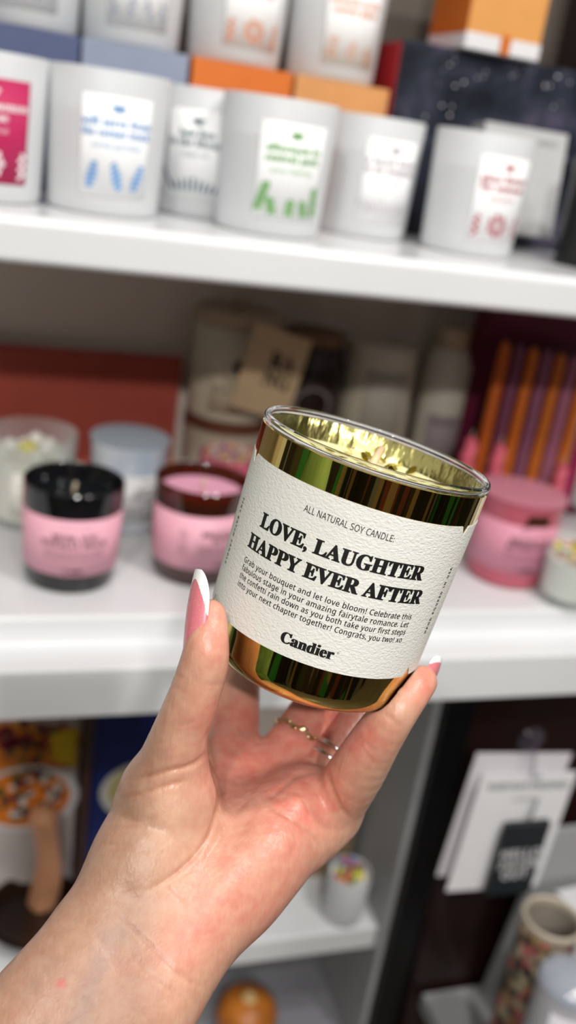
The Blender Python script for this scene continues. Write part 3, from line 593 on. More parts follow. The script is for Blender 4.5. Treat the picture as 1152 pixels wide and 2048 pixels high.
# ================================================================== THE HELD CANDLE
HA = np.array([-0.30278468, 0.92082421, 0.2457727]); HU = np.array([0.94996192, 0.31236572, 0.]); HV = np.array([-0.07677097, 0.23347471, -0.96932749])
HC = np.array([30.684, -22.798, 321.926]); HH, HR, HRB, HF = 84.65, 40.0, 37.72, 7.92
def hrad(h):
    h = np.asarray(h, float); r = HR + (HRB - HR) * h / HH; t = np.clip((h - (HH - HF)) / HF, 0, 1)
    return r - HF * (1 - np.sqrt(np.clip(1 - t * t, 0, 1)))
base = c2w(HC + HA * HH); Rm = np.stack([c2w(HU), c2w(-HV), c2w(-HA)], 1)
held = bpy.data.objects.new('gold_candle', None); COL.objects.link(held); held.empty_display_size = .02
mw = Matrix([[*Rm[0], 0], [*Rm[1], 0], [*Rm[2], 0], [0, 0, 0, 1]]); mw.translation = Vector(W(base)); held.matrix_world = mw
tag(held, 'mirror gold glass candle with a textured white label, held in the hand', 'candle')
gold = mat('mirror_gold', (.66, .50, .17), .035, metal=1, bump=.04, bscale=28, bdist=.002)
golds = mat('hammered_gold', (.60, .54, .20), .24, metal=1, bump=.7, bscale=230, bdist=.002, stretch=(1, 1, .35))
lip = mat('clear_lip_glass', (.97, .98, .96), .02, trans=1, ior=1.48, noise=.005)
hs = list(np.linspace(3.2, HH - HF, 14)) + [HH - HF + HF * math.sin(t) for t in np.linspace(.12, 1.5, 16)]
prof = [(0, 0)] + [(float(hrad(h)), HH - h) for h in hs[::-1]]
inner = [(float(hrad(3.2)) - .5, HH - 2.9), (float(hrad(3.2)) - .9, HH - 3.2)]
prof += inner
lathe('gold_vessel', prof + [(37.6, HH - 16), (0, HH - 16)], gold, held, 160)
lathe('gold_lining', [(37.5, HH - 15.9), (37.9, HH - 2.6), (38.1, HH - 2.6), (38.0, HH - 8), (37.7, HH - 15.9), (37.5, HH - 15.9)], golds, held, 160, auto=False)
rr = [(39.0 + 1.15 * math.cos(a), HH - 1.4 + 1.5 * math.sin(a)) for a in np.linspace(0, 2 * PI, 17)]
lathe('glass_rim', rr, lip, held, 160, auto=False)
wx = lathe('wax', [(0, HH - 11), (20, HH - 11.1), (34, HH - 11), (37, HH - 10.2), (37.4, HH - 14), (0, HH - 14)], mat('pale_gold_wax', s(238, 232, 178), .35, sss=.3, sscale=.003, noise=.05, bump=.4, bscale=160), held, 96)
tube('wick', [(0, 0, HH - 12), (1, 8, HH - 7), (2.5, 15, HH - 3.4)], 1.5, mat('waxed_wick', s(238, 204, 160), .5, noise=.15), held, 10)
V = []; Fs = []; gr = random.Random(3)
for k in range(60):
    a = gr.uniform(0, 6.28); q = math.sqrt(gr.random()) * 34; x, y = q * math.cos(a), q * math.sin(a); tx, ty = gr.uniform(-.9, .9), gr.uniform(-.9, .9); r = gr.uniform(1.3, 2.2)
    b0 = len(V)
    for j in range(6):
        c, d = r * math.cos(j * PI / 3), r * math.sin(j * PI / 3); V.append(((x + c) / 1000, (y + d) / 1000, (HH - 9.6 + c * tx + d * ty) / 1000))
    V += [(v[0], v[1], v[2] + .0002) for v in V[b0:b0 + 6]]
    Fs += [tuple(b0 + i for i in range(6)), tuple(b0 + 11 - i for i in range(6))] + [(b0 + i, b0 + (i + 1) % 6, b0 + 6 + (i + 1) % 6, b0 + 6 + i) for i in range(6)]
g = obj('gold_confetti', V, Fs, mat('gold_flake', (.62, .48, .06), .15, metal=1), held); g['kind'] = 'stuff'
# label
BK, B0 = 0.0, math.radians(-2)
def hwrapV(th, h, off):
    h = h - BK * (1 - np.cos(np.clip(th - B0, -1.25, 1.25))); r = hrad(h) + off
    return np.stack([r * np.sin(th), -r * np.cos(th), HH - h], 1) / 1000
def hwrap(name, VF, thc, hc, m, parent, off=.30):
    V2, Fs = VF; return obj(name, hwrapV(math.radians(thc) + V2[:, 0] / 38.2, hc - V2[:, 1], off), Fs, m, parent)
lp = bpy.data.materials.new('embossed_label_paper'); lp.use_nodes = True; nt = lp.node_tree; b = nt.nodes['Principled BSDF']
b.inputs['Base Color'].default_value = (*s(233, 233, 226), 1); b.inputs['Roughness'].default_value = .75
tcn = nt.nodes.new('ShaderNodeTexCoord'); mp = nt.nodes.new('ShaderNodeMapping'); mp.inputs['Scale'].default_value = (1, 1, 1.7); mp.inputs['Rotation'].default_value = (0, .5, 0)
n1 = nt.nodes.new('ShaderNodeTexNoise'); n1.inputs['Scale'].default_value = 760; n1.inputs['Detail'].default_value = 2.5; n1.inputs['Distortion'].default_value = .6
bp = nt.nodes.new('ShaderNodeBump'); bp.inputs['Strength'].default_value = .42; bp.inputs['Distance'].default_value = .0007
nt.links.new(tcn.outputs['Object'], mp.inputs[0]); nt.links.new(mp.outputs[0], n1.inputs['Vector']); nt.links.new(n1.outputs[0], bp.inputs['Height']); nt.links.new(bp.outputs[0], b.inputs['Normal'])
def notch(d):      # V cuts where the front panel of the label ends
    o = 0
    for c in (-73, 58):
        q = abs(d - c)
        if q < 3.2: o = max(o, 3.4 * (1 - q / 3.2))
    return o
degs = sorted(set(list(np.linspace(-150, 150, 241)) + [c + e for c in (-73, 58) for e in (-3.2, -2.4, -1.6, -.8, 0, .8, 1.6, 2.4, 3.2)]))
V = []; Fs = []; NR = 26
for d in degs:
    nn = notch(d); hs_ = np.linspace(13.0 + nn, 68.1 - nn, NR); th = np.full(NR, math.radians(d))
    V.append(hwrapV(th, hs_, .22))
nd = len(degs)
for d in degs:
    nn = notch(d); hs_ = np.linspace(13.0 + nn, 68.1 - nn, NR); V.append(hwrapV(np.full(NR, math.radians(d)), hs_, .04))
V = np.concatenate(V); T = nd * NR
for i in range(nd - 1):
    for j in range(NR - 1):
        a = i * NR + j; Fs.append((a, a + 1, a + NR + 1, a + NR)); Fs.append((T + a, T + a + NR, T + a + NR + 1, T + a + 1))
    for j in (0, NR - 1):
        a = i * NR + j; Fs.append((a, a + NR, T + a + NR, T + a))
for i in (0, nd - 1):
    for j in range(NR - 1): a = i * NR + j; Fs.append((a, a + 1, T + a + 1, T + a))
lab = fix(obj('label', V, Fs, lp, held, True)); lab.data.set_sharp_from_angle(angle=math.radians(40))
inkb = mat('label_ink', s(24, 23, 22), .55, bump=.2, bscale=700)
def tilt(VF, k=.014): return VF[0] + np.stack([np.zeros(len(VF[0])), k * VF[0][:, 0]], 1), VF[1]
hwrap('product_line', text2d(sans('ALL NATURAL SOY CANDLE:'), width=28.8, size=3.05, off=.004), -4.8, 21.3, inkb, lab)
def fit(t, w, size, off, fn=serif, **k): return text2d(fn(t), width=w, size=size, off=off, res=5, **k)
def bold2(VF): return merge([(VF[0] + np.array([dx, dy]), VF[1]) for dx, dy in ((-.035, 0), (.035, 0), (0, .03), (0, -.03))])
def bold(VF): return merge([(VF[0] + np.array([dx, 0]), VF[1]) for dx in (-.1, 0, .1)])
hwrap('headline', tilt(bold(fit('LOVE, LAUGHTER', 57.8, 7.0, .018))), -4.6, 32.4, inkb, lab)
hwrap('headline', tilt(bold(fit('HAPPY EVER AFTER', 64.3, 7.0, .018))), -4.4, 40.7, inkb, lab)
for i, (ln, w) in enumerate((('Grab your bouquet and let love bloom! Celebrate this', 62.5), ('fabulous stage in your amazing fairytale romance. Let', 62.5), ('the confetti rain down as you both take your first steps', 62.5), ('into your next chapter together! Congrats, you two! xo', 62.0))):
    hwrap('body_text', tilt(bold2(fit(ln, w, 2.65, 0, sans, space=1.08)), .008), -4.8, 46.2 + 2.82 * i, inkb, lab)
bt = fit('Candier', 17.6, 5.3, .012)
hwrap('brand', merge([(bt[0] + np.array([dx, 0]), bt[1]) for dx in (-.14, 0, .14)]), -4.5, 63.9, inkb, lab)
hwrap('registered_mark', ring2d(0, 0, .35, .12, 12), 10.4, 61.2, inkb, lab)
def vert(t, w, size, thc, hc, sgn):
    V2, Fq = fit(t, w, size, .02, sansb, space=1.5); V2 = np.stack([-sgn * V2[:, 1], sgn * V2[:, 0]], 1); hwrap('edge_text', (V2, Fq), thc, hc, inkb, lab)
vert('TINY BATCH CANDLE', 24, 1.9, -72.5, 41, -1); vert('HAND POURED IN USA', 24.5, 1.9, 61.5, 40, 1)
# ================================================================== THE HAND
def cp(px, py, z, r): return np.array([*camP(px, py, z), r * z / F])
thumb = [cp(*q) for q in ((420,1232,307,34),(414,1288,305,44),(407,1332,306,49),(386,1398,309,52),(363,1462,314,57),(347,1530,320,72),(338,1600,326,98))]
index = [cp(*q) for q in ((458,1530,370,58),(474,1420,384,45),(482,1320,397,43),(518,1180,392,39),(556,1062,384,34))]
middle = [cp(*q) for q in ((550,1545,372,56),(612,1440,384,45),(680,1345,396,42),(735,1200,391,39),(770,1080,383,34))]
ringf = [cp(*q) for q in ((618,1585,366,52),(668,1512,374,43),(745,1395,389,40),(800,1270,388,36),(825,1165,382,31))]
pinky = [cp(*q) for q in ((662,1622,354,58),(712,1545,338,56),(752,1480,328,50),(790,1425,323,44),(822,1385,325,38),(842,1363,329,33))]
palmc = [[(338,1600,326,98),(322,1670,325,108),(294,1727,320,112),(249,1818,313,108),(205,1886,308,112),(166,1944,302,116),(95,2030,295,122),(-60,2210,282,132)],
         [(600,1622,352,88),(545,1672,342,100),(505,1712,334,108),(457,1762,328,114),(405,1814,320,112),(364,1866,313,110),(318,1937,306,112),(270,2010,300,118),(130,2185,286,128)],
         [(458,1530,370,58),(430,1620,358,80),(380,1700,338,100),(320,1780,324,100),(260,1870,314,96)],
         [(545,1545,372,56),(505,1625,364,76),(450,1700,346,98)],
         [(612,1585,368,54),(560,1640,358,78),(500,1700,344,90)],
         [(662,1622,354,56),(610,1640,352,80)]]
palmc = [[cp(*q) for q in c] for c in palmc]
allp = np.array([q for c in palmc + [thumb, index, middle, ringf, pinky] for q in c])
hcell = .75
lo = (allp[:, :3] - allp[:, 3:]).min(0) - 3; hi = (allp[:, :3] + allp[:, 3:]).max(0) + 3
dims = np.ceil((hi - lo) / hcell).astype(int) + 1
gx = [(lo[i] + hcell * np.arange(dims[i])).astype(np.float32) for i in range(3)]
BIG = np.float32(60)
def smin(a, b, k):
    h = np.clip(k - np.abs(a - b), 0, None) / k; return np.minimum(a, b) - h * h * k * .25
def seg(D, A, B, k, pad):
    l = np.minimum(A[:3] - A[3], B[:3] - B[3]) - pad; u = np.maximum(A[:3] + A[3], B[:3] + B[3]) + pad
    i0 = np.clip(((l - lo) / hcell).astype(int), 0, dims - 1); i1 = np.clip(((u - lo) / hcell).astype(int) + 2, 1, dims)
    sl = tuple(slice(a, b) for a, b in zip(i0, i1))
    X, Y, Z = np.meshgrid(gx[0][sl[0]], gx[1][sl[1]], gx[2][sl[2]], indexing='ij', sparse=True)
    ab = (B - A)[:3]; L = float(ab @ ab) + 1e-9
    t = np.clip(((X - A[0]) * ab[0] + (Y - A[1]) * ab[1] + (Z - A[2]) * ab[2]) / L, 0, 1)
    d = np.sqrt((X - A[0] - t * ab[0]) ** 2 + (Y - A[1] - t * ab[1]) ** 2 + (Z - A[2] - t * ab[2]) ** 2) - (A[3] + t * (B[3] - A[3]))
    D[sl] = smin(D[sl], d.astype(np.float32), k)
def dense(c, n=4):              # smooth centreline and radius through the joints
    P = [2 * c[0] - c[1]] + list(c) + [2 * c[-1] - c[-2]]; out = []
    for i in range(1, len(P) - 2):
        a, b_, c_, d = P[i - 1:i + 3]
        for t in np.linspace(0, 1, n + 1)[:-1]: out.append(.5 * (2 * b_ + (c_ - a) * t + (2 * a - 5 * b_ + 4 * c_ - d) * t * t + (3 * b_ - a - 3 * c_ + d) * t ** 3))
    return out + [P[-2]]
def chain(c, pad=14):
    D = np.full(dims, BIG, np.float32); c = dense(c)
    for A, B in zip(c[:-1], c[1:]): seg(D, A, B, .3, pad)
    return D
P_ = None
for c in palmc:
    D = chain(c, 16); P_ = D if P_ is None else smin(P_, D, 8.0)
D = smin(P_, chain(thumb), 6.0)
for c in (index, middle, ringf, pinky):
    D = smin(D, smin(P_, chain(c), 5.0), 1.2)
del P_
# flatten the skin where it presses against the glass
sl = tuple(slice(0, n) for n in dims)
X, Y, Z = np.meshgrid(*gx, indexing='ij', sparse=True)
q = [X - HC[0], Y - HC[1], Z - HC[2]]; h = q[0] * HA[0] + q[1] * HA[1] + q[2] * HA[2]
rad = np.sqrt(np.clip(q[0] ** 2 + q[1] ** 2 + q[2] ** 2 - h * h, 0, None)); hl = np.clip(h, 0, HH)
tt = np.clip((hl - (HH - HF)) / HF, 0, 1); Rr = HR + (HRB - HR) * hl / HH - HF * (1 - np.sqrt(1 - tt * tt))
dc = np.maximum(rad - Rr - .35, np.maximum(h - HH - .3, -h)).astype(np.float32)
D = np.maximum(D, -dc); del rad, hl, tt, Rr, dc, h, q
# surface nets
def surface_nets(D):
    S = D < 0; nx, ny, nz = D.shape
    c = np.zeros((nx - 1, ny - 1, nz - 1), np.int8)
    for dx in (0, 1):
        for dy in (0, 1):
            for dz in (0, 1): c += S[dx:nx - 1 + dx, dy:ny - 1 + dy, dz:nz - 1 + dz]
    act = (c > 0) & (c < 8); idx = np.argwhere(act); ids = np.full(act.shape, -1, np.int32); ids[act] = np.arange(len(idx))
    acc = np.zeros((len(idx), 3)); cnt = np.zeros(len(idx))
    cor = [(x, y, z) for x in (0, 1) for y in (0, 1) for z in (0, 1)]
    for a in range(8):
        for b_ in range(a + 1, 8):
            A, B = np.array(cor[a]), np.array(cor[b_])
            if np.abs(A - B).sum() != 1: continue
            ia = idx + A; ib = idx + B; va = D[ia[:, 0], ia[:, 1], ia[:, 2]]; vb = D[ib[:, 0], ib[:, 1], ib[:, 2]]
            k = (va < 0) != (vb < 0); t = va / np.where(k, va - vb, 1)
            acc += np.where(k[:, None], A + t[:, None] * (B - A), 0); cnt += k
    V = lo + hcell * (idx + acc / cnt[:, None]); quads = []
    for ax in range(3):
        e1 = np.take(S, range(0, D.shape[ax] - 1), ax); e2 = np.take(S, range(1, D.shape[ax]), ax)
        ed = np.argwhere(e1 != e2); o1, o2 = [i for i in range(3) if i != ax]
        ed = ed[(ed[:, o1] > 0) & (ed[:, o2] > 0) & (ed[:, o1] < D.shape[o1] - 1) & (ed[:, o2] < D.shape[o2] - 1)]
        flip = S[ed[:, 0], ed[:, 1], ed[:, 2]]
        def at(d1, d2):
            k = ed.copy(); k[:, o1] -= d1; k[:, o2] -= d2; return ids[k[:, 0], k[:, 1], k[:, 2]]
        Q = np.stack([at(0, 0), at(1, 0), at(1, 1), at(0, 1)], 1)
        if ax == 1: flip = ~flip
        Q[flip] = Q[flip][:, ::-1]; quads.append(Q)
    return V, np.concatenate(quads)
HVt, HQ = surface_nets(D); del D
E_ = np.concatenate([HQ[:, [0, 1]], HQ[:, [1, 2]], HQ[:, [2, 3]], HQ[:, [3, 0]]])
deg = np.bincount(E_.ravel(), minlength=len(HVt))[:, None]
def smooth(V, n, lam=.5):
    for _ in range(n):
        A = np.zeros_like(V)
        for i in range(3): A[:, i] = np.bincount(E_[:, 0], V[E_[:, 1], i], len(V)) + np.bincount(E_[:, 1], V[E_[:, 0], i], len(V))
        V = V + lam * (A / np.maximum(deg, 1) - V)
    return V
HVt = smooth(HVt, 3)
def vnormals(V):
    n = np.cross(V[HQ[:, 2]] - V[HQ[:, 0]], V[HQ[:, 3]] - V[HQ[:, 1]]); N = np.zeros_like(V)
    for k in range(4):
        for i in range(3): N[:, i] += np.bincount(HQ[:, k], n[:, i], len(V))
    return N / (np.linalg.norm(N, axis=1, keepdims=True) + 1e-12)
HN = vnormals(HVt)
ctr = np.array(camP(450, 1650, 335))
# orientation check: the vertex nearest the eye must point to the eye
kk = np.argmin(HVt[:, 2])
if HN[kk, 2] > 0: HN = -HN; HQ = HQ[:, ::-1]
PX = CX + F * HVt[:, 0] / HVt[:, 2]; PY = CY + F * HVt[:, 1] / HVt[:, 2]; face = HN[:, 2] < .25
def curve(P):                   # Catmull-Rom through the points
    P = [np.array(p, float) for p in P]; P = [2 * P[0] - P[1]] + P + [2 * P[-1] - P[-2]]; out = []
    for i in range(1, len(P) - 2):
        a, b_, c_, d = P[i - 1:i + 3]
        for t in np.linspace(0, 1, 5)[:-1]: out.append(.5 * (2 * b_ + (c_ - a) * t + (2 * a - 5 * b_ + 4 * c_ - d) * t * t + (3 * b_ - a - 3 * c_ + d) * t ** 3))
    return out + [P[-2]]
def pdist(poly, prof=False):
    best = np.full(len(HVt), 1e9); par = np.zeros(len(HVt)); poly = curve(poly); n = len(poly) - 1
    for i, ((x0, y0), (x1, y1)) in enumerate(zip(poly[:-1], poly[1:])):
        dx, dy = x1 - x0, y1 - y0; t = np.clip(((PX - x0) * dx + (PY - y0) * dy) / (dx * dx + dy * dy + 1e-9), 0, 1)
        d = np.hypot(PX - x0 - t * dx, PY - y0 - t * dy); k = d < best; best[k] = d[k]; par[k] = (i + t[k]) / n
    return (best, np.clip(np.minimum(par, 1 - par) / .22, 0, 1) ** .8) if prof else best
# (depth mm, half width px, polyline): palm lines, folds at the thumb root, knuckle folds, wrist lines
CREASES = [(.8, 6, [(416,1440),(419,1490),(428,1540),(440,1590),(430,1640),(405,1690),(368,1732),(318,1769),(286,1786)]),
 (.75, 6, [(418,1498),(400,1520),(372,1534),(337,1541),(290,1553),(262,1562)]), (.5, 6, [(380,1560),(337,1569),(290,1585),(240,1600)]),
 (.15, 7, [(320,1702),(260,1700),(210,1702)]), (.15, 7, [(330,1628),(280,1640),(235,1642)]), (.15, 7, [(345,1480),(325,1484),(300,1492)]),
 (.6, 6, [(646,1702),(630,1676),(603,1655),(561,1628),(524,1604)]), (.45, 7, [(524,1602),(545,1590),(568,1574),(592,1552),(650,1541)]),
 (.7, 6, [(655,1545),(664,1580),(684,1618),(704,1640)]), (.25, 8, [(446,1600),(480,1590),(520,1602)]),
 (.3, 8, [(470,1610),(455,1650),(430,1690),(400,1740)]), (.2, 7, [(500,1620),(480,1670),(455,1720)]), (.25, 8, [(450,1640),(440,1670),(415,1700)]),
 (.4, 7, [(225,1822),(262,1855),(292,1885),(340,1932),(380,1962),(418,1975)]), (.25, 7, [(253,1890),(280,1930),(311,1958),(369,1996)]), (.15, 7, [(180,1850),(215,1900),(240,1960)]),
 (.25, 5, [(345,1345),(358,1352),(372,1360)]), (.2, 5, [(338,1370),(352,1374),(372,1390)]), (.2, 5, [(410,1365),(430,1370),(450,1366)]),
 (.2, 5, [(694,1471),(715,1484),(735,1510),(757,1540)]), (.2, 5, [(766,1428),(785,1438),(801,1456)]), (.2, 5, [(700,1462),(728,1484),(764,1520)]),
 (.3, 6, [(330,1762),(350,1790),(372,1802)]), (.2, 6, [(560,1640),(545,1680),(520,1712)]), (.2, 6, [(590,1650),(585,1690),(570,1720)]), (.25, 6, [(520,1560),(500,1590),(470,1625),(448,1650)]), (.2, 6, [(215,1660),(250,1655),(290,1660)]), (.2, 6, [(205,1690),(240,1690),(280,1698)]), (.2, 6, [(300,1590),(270,1600),(235,1615)]), (.18, 6, [(392,1440),(372,1448),(350,1450)]), (.3, 5, [(612,1560),(630,1578),(640,1600)]), (.3, 5, [(585,1580),(605,1610),(622,1640)]),
 (.25, 8, [(430,1480),(470,1500),(520,1490)])]
disp = np.zeros(len(HVt))
for dp, w, pl in CREASES:
    d, en = pdist(pl, True); disp = np.maximum(disp, en * dp * np.exp(-(d / w) ** 2)); disp -= .22 * en * dp * np.exp(-((d - 2.6 * w) / (1.6 * w)) ** 2)
HVt = HVt - HN * (disp * face)[:, None]
# soft mounds and hollows of the palm (mm, px radius)
for px, py, r, a in ((300, 1640, 60, 1.0), (560, 1690, 60, 1.2), (600, 1605, 34, 1.6), (470, 1760, 60, .8), (520, 1500, 40, .8), (480, 1650, 40, -1.2), (345, 1500, 30, .5), (250, 1790, 40, -.8), (560, 1545, 40, -.6)):
    g = a * np.exp(-((PX - px) ** 2 + (PY - py) ** 2) / (2 * (r * .7) ** 2)); HVt = HVt + HN * (g * face)[:, None]
HVt = smooth(HVt, 1, .4)
flush = np.full(len(HVt), .22)
for px, py, r, a in ((430,1290,45,.55),(425,1225,30,.45),(400,1420,35,.15),(470,1450,70,.75),(540,1510,70,.7),(600,1450,60,.8),(700,1450,60,.7),(660,1580,50,.5),(610,1600,45,.8),(560,1640,80,.45),(470,1780,90,.35),(390,1860,60,.35),(360,1900,40,.15),(450,1560,50,.5),(850,1370,40,.6),(735,1490,40,.35),(300,1650,80,-.18),(250,1800,90,-.2),(120,2000,120,-.1),(350,1540,50,.15),(123,1967,9,1.5),(640,1760,60,.3),(560,1850,60,.3)):
    flush += a * np.exp(-((PX - px) ** 2 + (PY - py) ** 2) / (2 * (r * .75) ** 2))
vein = np.zeros(len(HVt))
for pl, w, a in (([(215,1880),(200,1930),(180,1980),(150,2060)], 22, .32), ([(250,1850),(215,1905)], 18, .2), ([(95,1930),(60,1990)], 20, .15)): vein = np.maximum(vein, a * np.exp(-(pdist(pl) / w) ** 2))
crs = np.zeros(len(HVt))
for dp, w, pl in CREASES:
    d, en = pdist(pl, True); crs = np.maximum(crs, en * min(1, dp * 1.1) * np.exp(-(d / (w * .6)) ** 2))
skin = bpy.data.materials.new('skin'); skin.use_nodes = True; nt = skin.node_tree; b = nt.nodes['Principled BSDF']; L = nt.links.new; I = b.inputs
def attr(n):
    a = nt.nodes.new('ShaderNodeAttribute'); a.attribute_name = n; return a.outputs['Fac']
def mixc(f, A, B):
    m = nt.nodes.new('ShaderNodeMix'); m.data_type = 'RGBA'; L(f, m.inputs[0])
    for k, c in ((6, A), (7, B)):
        if isinstance(c, tuple): m.inputs[k].default_value = (*c, 1)
        else: L(c, m.inputs[k])
    return m.outputs[2]
tcn = nt.nodes.new('ShaderNodeTexCoord')
n1 = nt.nodes.new('ShaderNodeTexNoise'); n1.inputs['Scale'].default_value = 55; n1.inputs['Detail'].default_value = 4; L(tcn.outputs['Object'], n1.inputs['Vector'])
ad = nt.nodes.new('ShaderNodeMath'); ad.operation = 'MULTIPLY_ADD'; ad.inputs[1].default_value = .5; L(n1.outputs[0], ad.inputs[0])
sb = nt.nodes.new('ShaderNodeMath'); sb.operation = 'SUBTRACT'; sb.inputs[1].default_value = .25; L(attr('flush'), sb.inputs[0]); L(sb.outputs[0], ad.inputs[2]); ad.use_clamp = True
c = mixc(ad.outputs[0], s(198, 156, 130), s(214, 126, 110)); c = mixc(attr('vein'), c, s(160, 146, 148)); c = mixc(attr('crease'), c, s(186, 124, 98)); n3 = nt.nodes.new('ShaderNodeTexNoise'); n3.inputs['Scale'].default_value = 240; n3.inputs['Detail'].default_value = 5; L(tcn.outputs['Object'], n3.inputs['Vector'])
r3 = nt.nodes.new('ShaderNodeMapRange'); r3.inputs[1].default_value = .35; r3.inputs[2].default_value = .7; r3.inputs[3].default_value = 0; r3.inputs[4].default_value = .28; L(n3.outputs[0], r3.inputs[0]); c = mixc(r3.outputs[0], c, s(232, 196, 168)); L(c, I['Base Color'])
I['Roughness'].default_value = .38; I['Subsurface Weight'].default_value = .25; I['Subsurface Radius'].default_value = (1, .35, .2); I['Subsurface Scale'].default_value = .003
def nz(scale, sc, rot, det=3, dist=0):
    mp = nt.nodes.new('ShaderNodeMapping'); mp.inputs['Rotation'].default_value = rot; mp.inputs['Scale'].default_value = sc; L(tcn.outputs['Object'], mp.inputs[0])
    n = nt.nodes.new('ShaderNodeTexNoise'); n.inputs['Scale'].default_value = scale; n.inputs['Detail'].default_value = det; n.inputs['Distortion'].default_value = dist; L(mp.outputs[0], n.inputs['Vector']); return n.outputs[0]
def madd(a, k, b_):
    m = nt.nodes.new('ShaderNodeMath'); m.operation = 'MULTIPLY_ADD'; m.inputs[1].default_value = k; L(a, m.inputs[0])
    if b_ is None: m.inputs[2].default_value = 0
    else: L(b_, m.inputs[2])
    return m.outputs[0]
hgt = madd(nz(900, (1, 1, .25), (0, .75, 0)), .35, None); hgt = madd(nz(420, (1, 1, .12), (0, -.55, 0), 2, .4), .55, hgt); hgt = madd(nz(150, (1, 1, .15), (0, 1.2, 0), 2, .6), .9, hgt)
bp = nt.nodes.new('ShaderNodeBump'); bp.inputs['Strength'].default_value = .75; bp.inputs['Distance'].default_value = .0005; L(hgt, bp.inputs['Height']); L(bp.outputs[0], I['Normal'])
Vw = W(c2w(HVt)); org = W(c2w(camP(200, 1900, 298)))
me = bpy.data.meshes.new('left_hand'); nv, nq = len(Vw), len(HQ)
me.vertices.add(nv); me.vertices.foreach_set('co', (Vw - org).astype(np.float32).ravel()); me.loops.add(nq * 4); me.loops.foreach_set('vertex_index', HQ.astype(np.int32).ravel())
me.polygons.add(nq); me.polygons.foreach_set('loop_start', np.arange(0, nq * 4, 4, dtype=np.int32)); me.update(calc_edges=True); me.validate()
me.polygons.foreach_set('use_smooth', [True] * len(me.polygons)); me.materials.append(skin)
for nme, arr in (('flush', np.clip(flush, 0, 1)), ('vein', vein), ('crease', crs)):
    a = me.attributes.new(nme, 'FLOAT', 'POINT'); a.data.foreach_set('value', arr.astype(np.float32))
hand = bpy.data.objects.new('hand', me); COL.objects.link(hand); hand.location = tuple(org)
tag(hand, 'left hand and wrist with long pink and white nails, holding the gold candle', 'hand')
# nails
def nail_mat():
    m = bpy.data.materials.new('glitter_pink_nail'); m.use_nodes = True; nt = m.node_tree; b = nt.nodes['Principled BSDF']
    tc = nt.nodes.new('ShaderNodeTexCoord'); v = nt.nodes.new('ShaderNodeTexVoronoi'); v.inputs['Scale'].default_value = 2600
    r = nt.nodes.new('ShaderNodeValToRGB'); r.color_ramp.elements[0].position = .10; r.color_ramp.elements[0].color = (*s(255, 214, 190), 1); r.color_ramp.elements[1].position = .2; r.color_ramp.elements[1].color = (*s(214, 120, 130), 1)
    nt.links.new(tc.outputs['Object'], v.inputs['Vector']); nt.links.new(v.outputs['Distance'], r.inputs[0]); nt.links.new(r.outputs[0], b.inputs['Base Color'])
    b.inputs['Roughness'].default_value = .25; b.inputs['Coat Weight'].default_value = .8; b.inputs['Coat Roughness'].default_value = .08; return m
nailm = nail_mat(); tipm = mat('white_nail_tip', s(246, 244, 244), .2, coat=.8, noise=.01)
def nail(base, tip, nrm, w, arc=1.15, bulge=.8):
    base, tip = np.array(base, float), np.array(tip, float); ax = tip - base; L_ = np.linalg.norm(ax); ax /= L_
    n = np.array(nrm, float); n -= ax * (n @ ax); n /= np.linalg.norm(n); sd = np.cross(ax, n); R_ = w / 2 / math.sin(arc); NU, NV = 56, 90; V = []; Fs = []; mi = []; cu = []
    for lay in (0, .45):
        for j in range(NV + 1):
            v = j / NV; wv = math.sin(min(1, (v + .09) / .22) * PI / 2) if v < .13 else (1 if v < .45 else max(.02, math.sqrt(max(0, 1 - ((v - .45) / .56) ** 2.1))))
            for i in range(NU + 1):
                u = (i / NU * 2 - 1); a = u * wv * arc
                P = base + ax * (v * L_) + sd * (R_ * math.sin(a)) + n * (R_ * (math.cos(a) - 1) + bulge * math.sin(v * PI) - lay); V.append(P)
    K = (NU + 1) * (NV + 1)
    for j in range(NV):
        for i in range(NU):
            a = j * (NU + 1) + i; u = (i + .5) / NU * 2 - 1; v = (j + .5) / NV; t_ = 1 if v > .88 - .42 * u * u else 0
            Fs.append((a, a + 1, a + NU + 2, a + NU + 1)); mi.append(t_); Fs.append((K + a, K + a + NU + 1, K + a + NU + 2, K + a + 1)); mi.append(t_)
    for j in range(NV):
        for i in (0, NU): a = j * (NU + 1) + i; Fs.append((a, a + NU + 1, K + a + NU + 1, K + a)); mi.append(1 if j / NV > .46 else 0)
    for i in range(NU):
        for j in (0, NV): a = j * (NU + 1) + i; Fs.append((a, a + 1, K + a + 1, K + a)); mi.append(1 if j else 0)
    Vl = W(c2w(np.array(V))) - org; o = obj('nail', Vl, Fs, None, hand, True, mats=[nailm, tipm], mi=mi); fix(o); o.data.set_sharp_from_angle(angle=math.radians(50))
    o['label'] = 'long pointed pink nail with a white tip'; return o
nail(camP(370, 1304, 302), camP(395, 1138, 305), (-.80, 0, -.60), 10.8)
nail(camP(853, 1380, 331), camP(884, 1322, 343), (.62, .42, -.42), 10.0)
for c in (index, middle, ringf):
    A, B = c[-2], c[-1]; d = (B - A)[:3]; d /= np.linalg.norm(d); n = np.array([0, 0, 1.0]); n -= d * (n @ d); n /= np.linalg.norm(n)
    nail(B[:3] - d * 6 + n * B[3] * .97, B[:3] + d * 16 + n * B[3] * .8, n, 10.5)
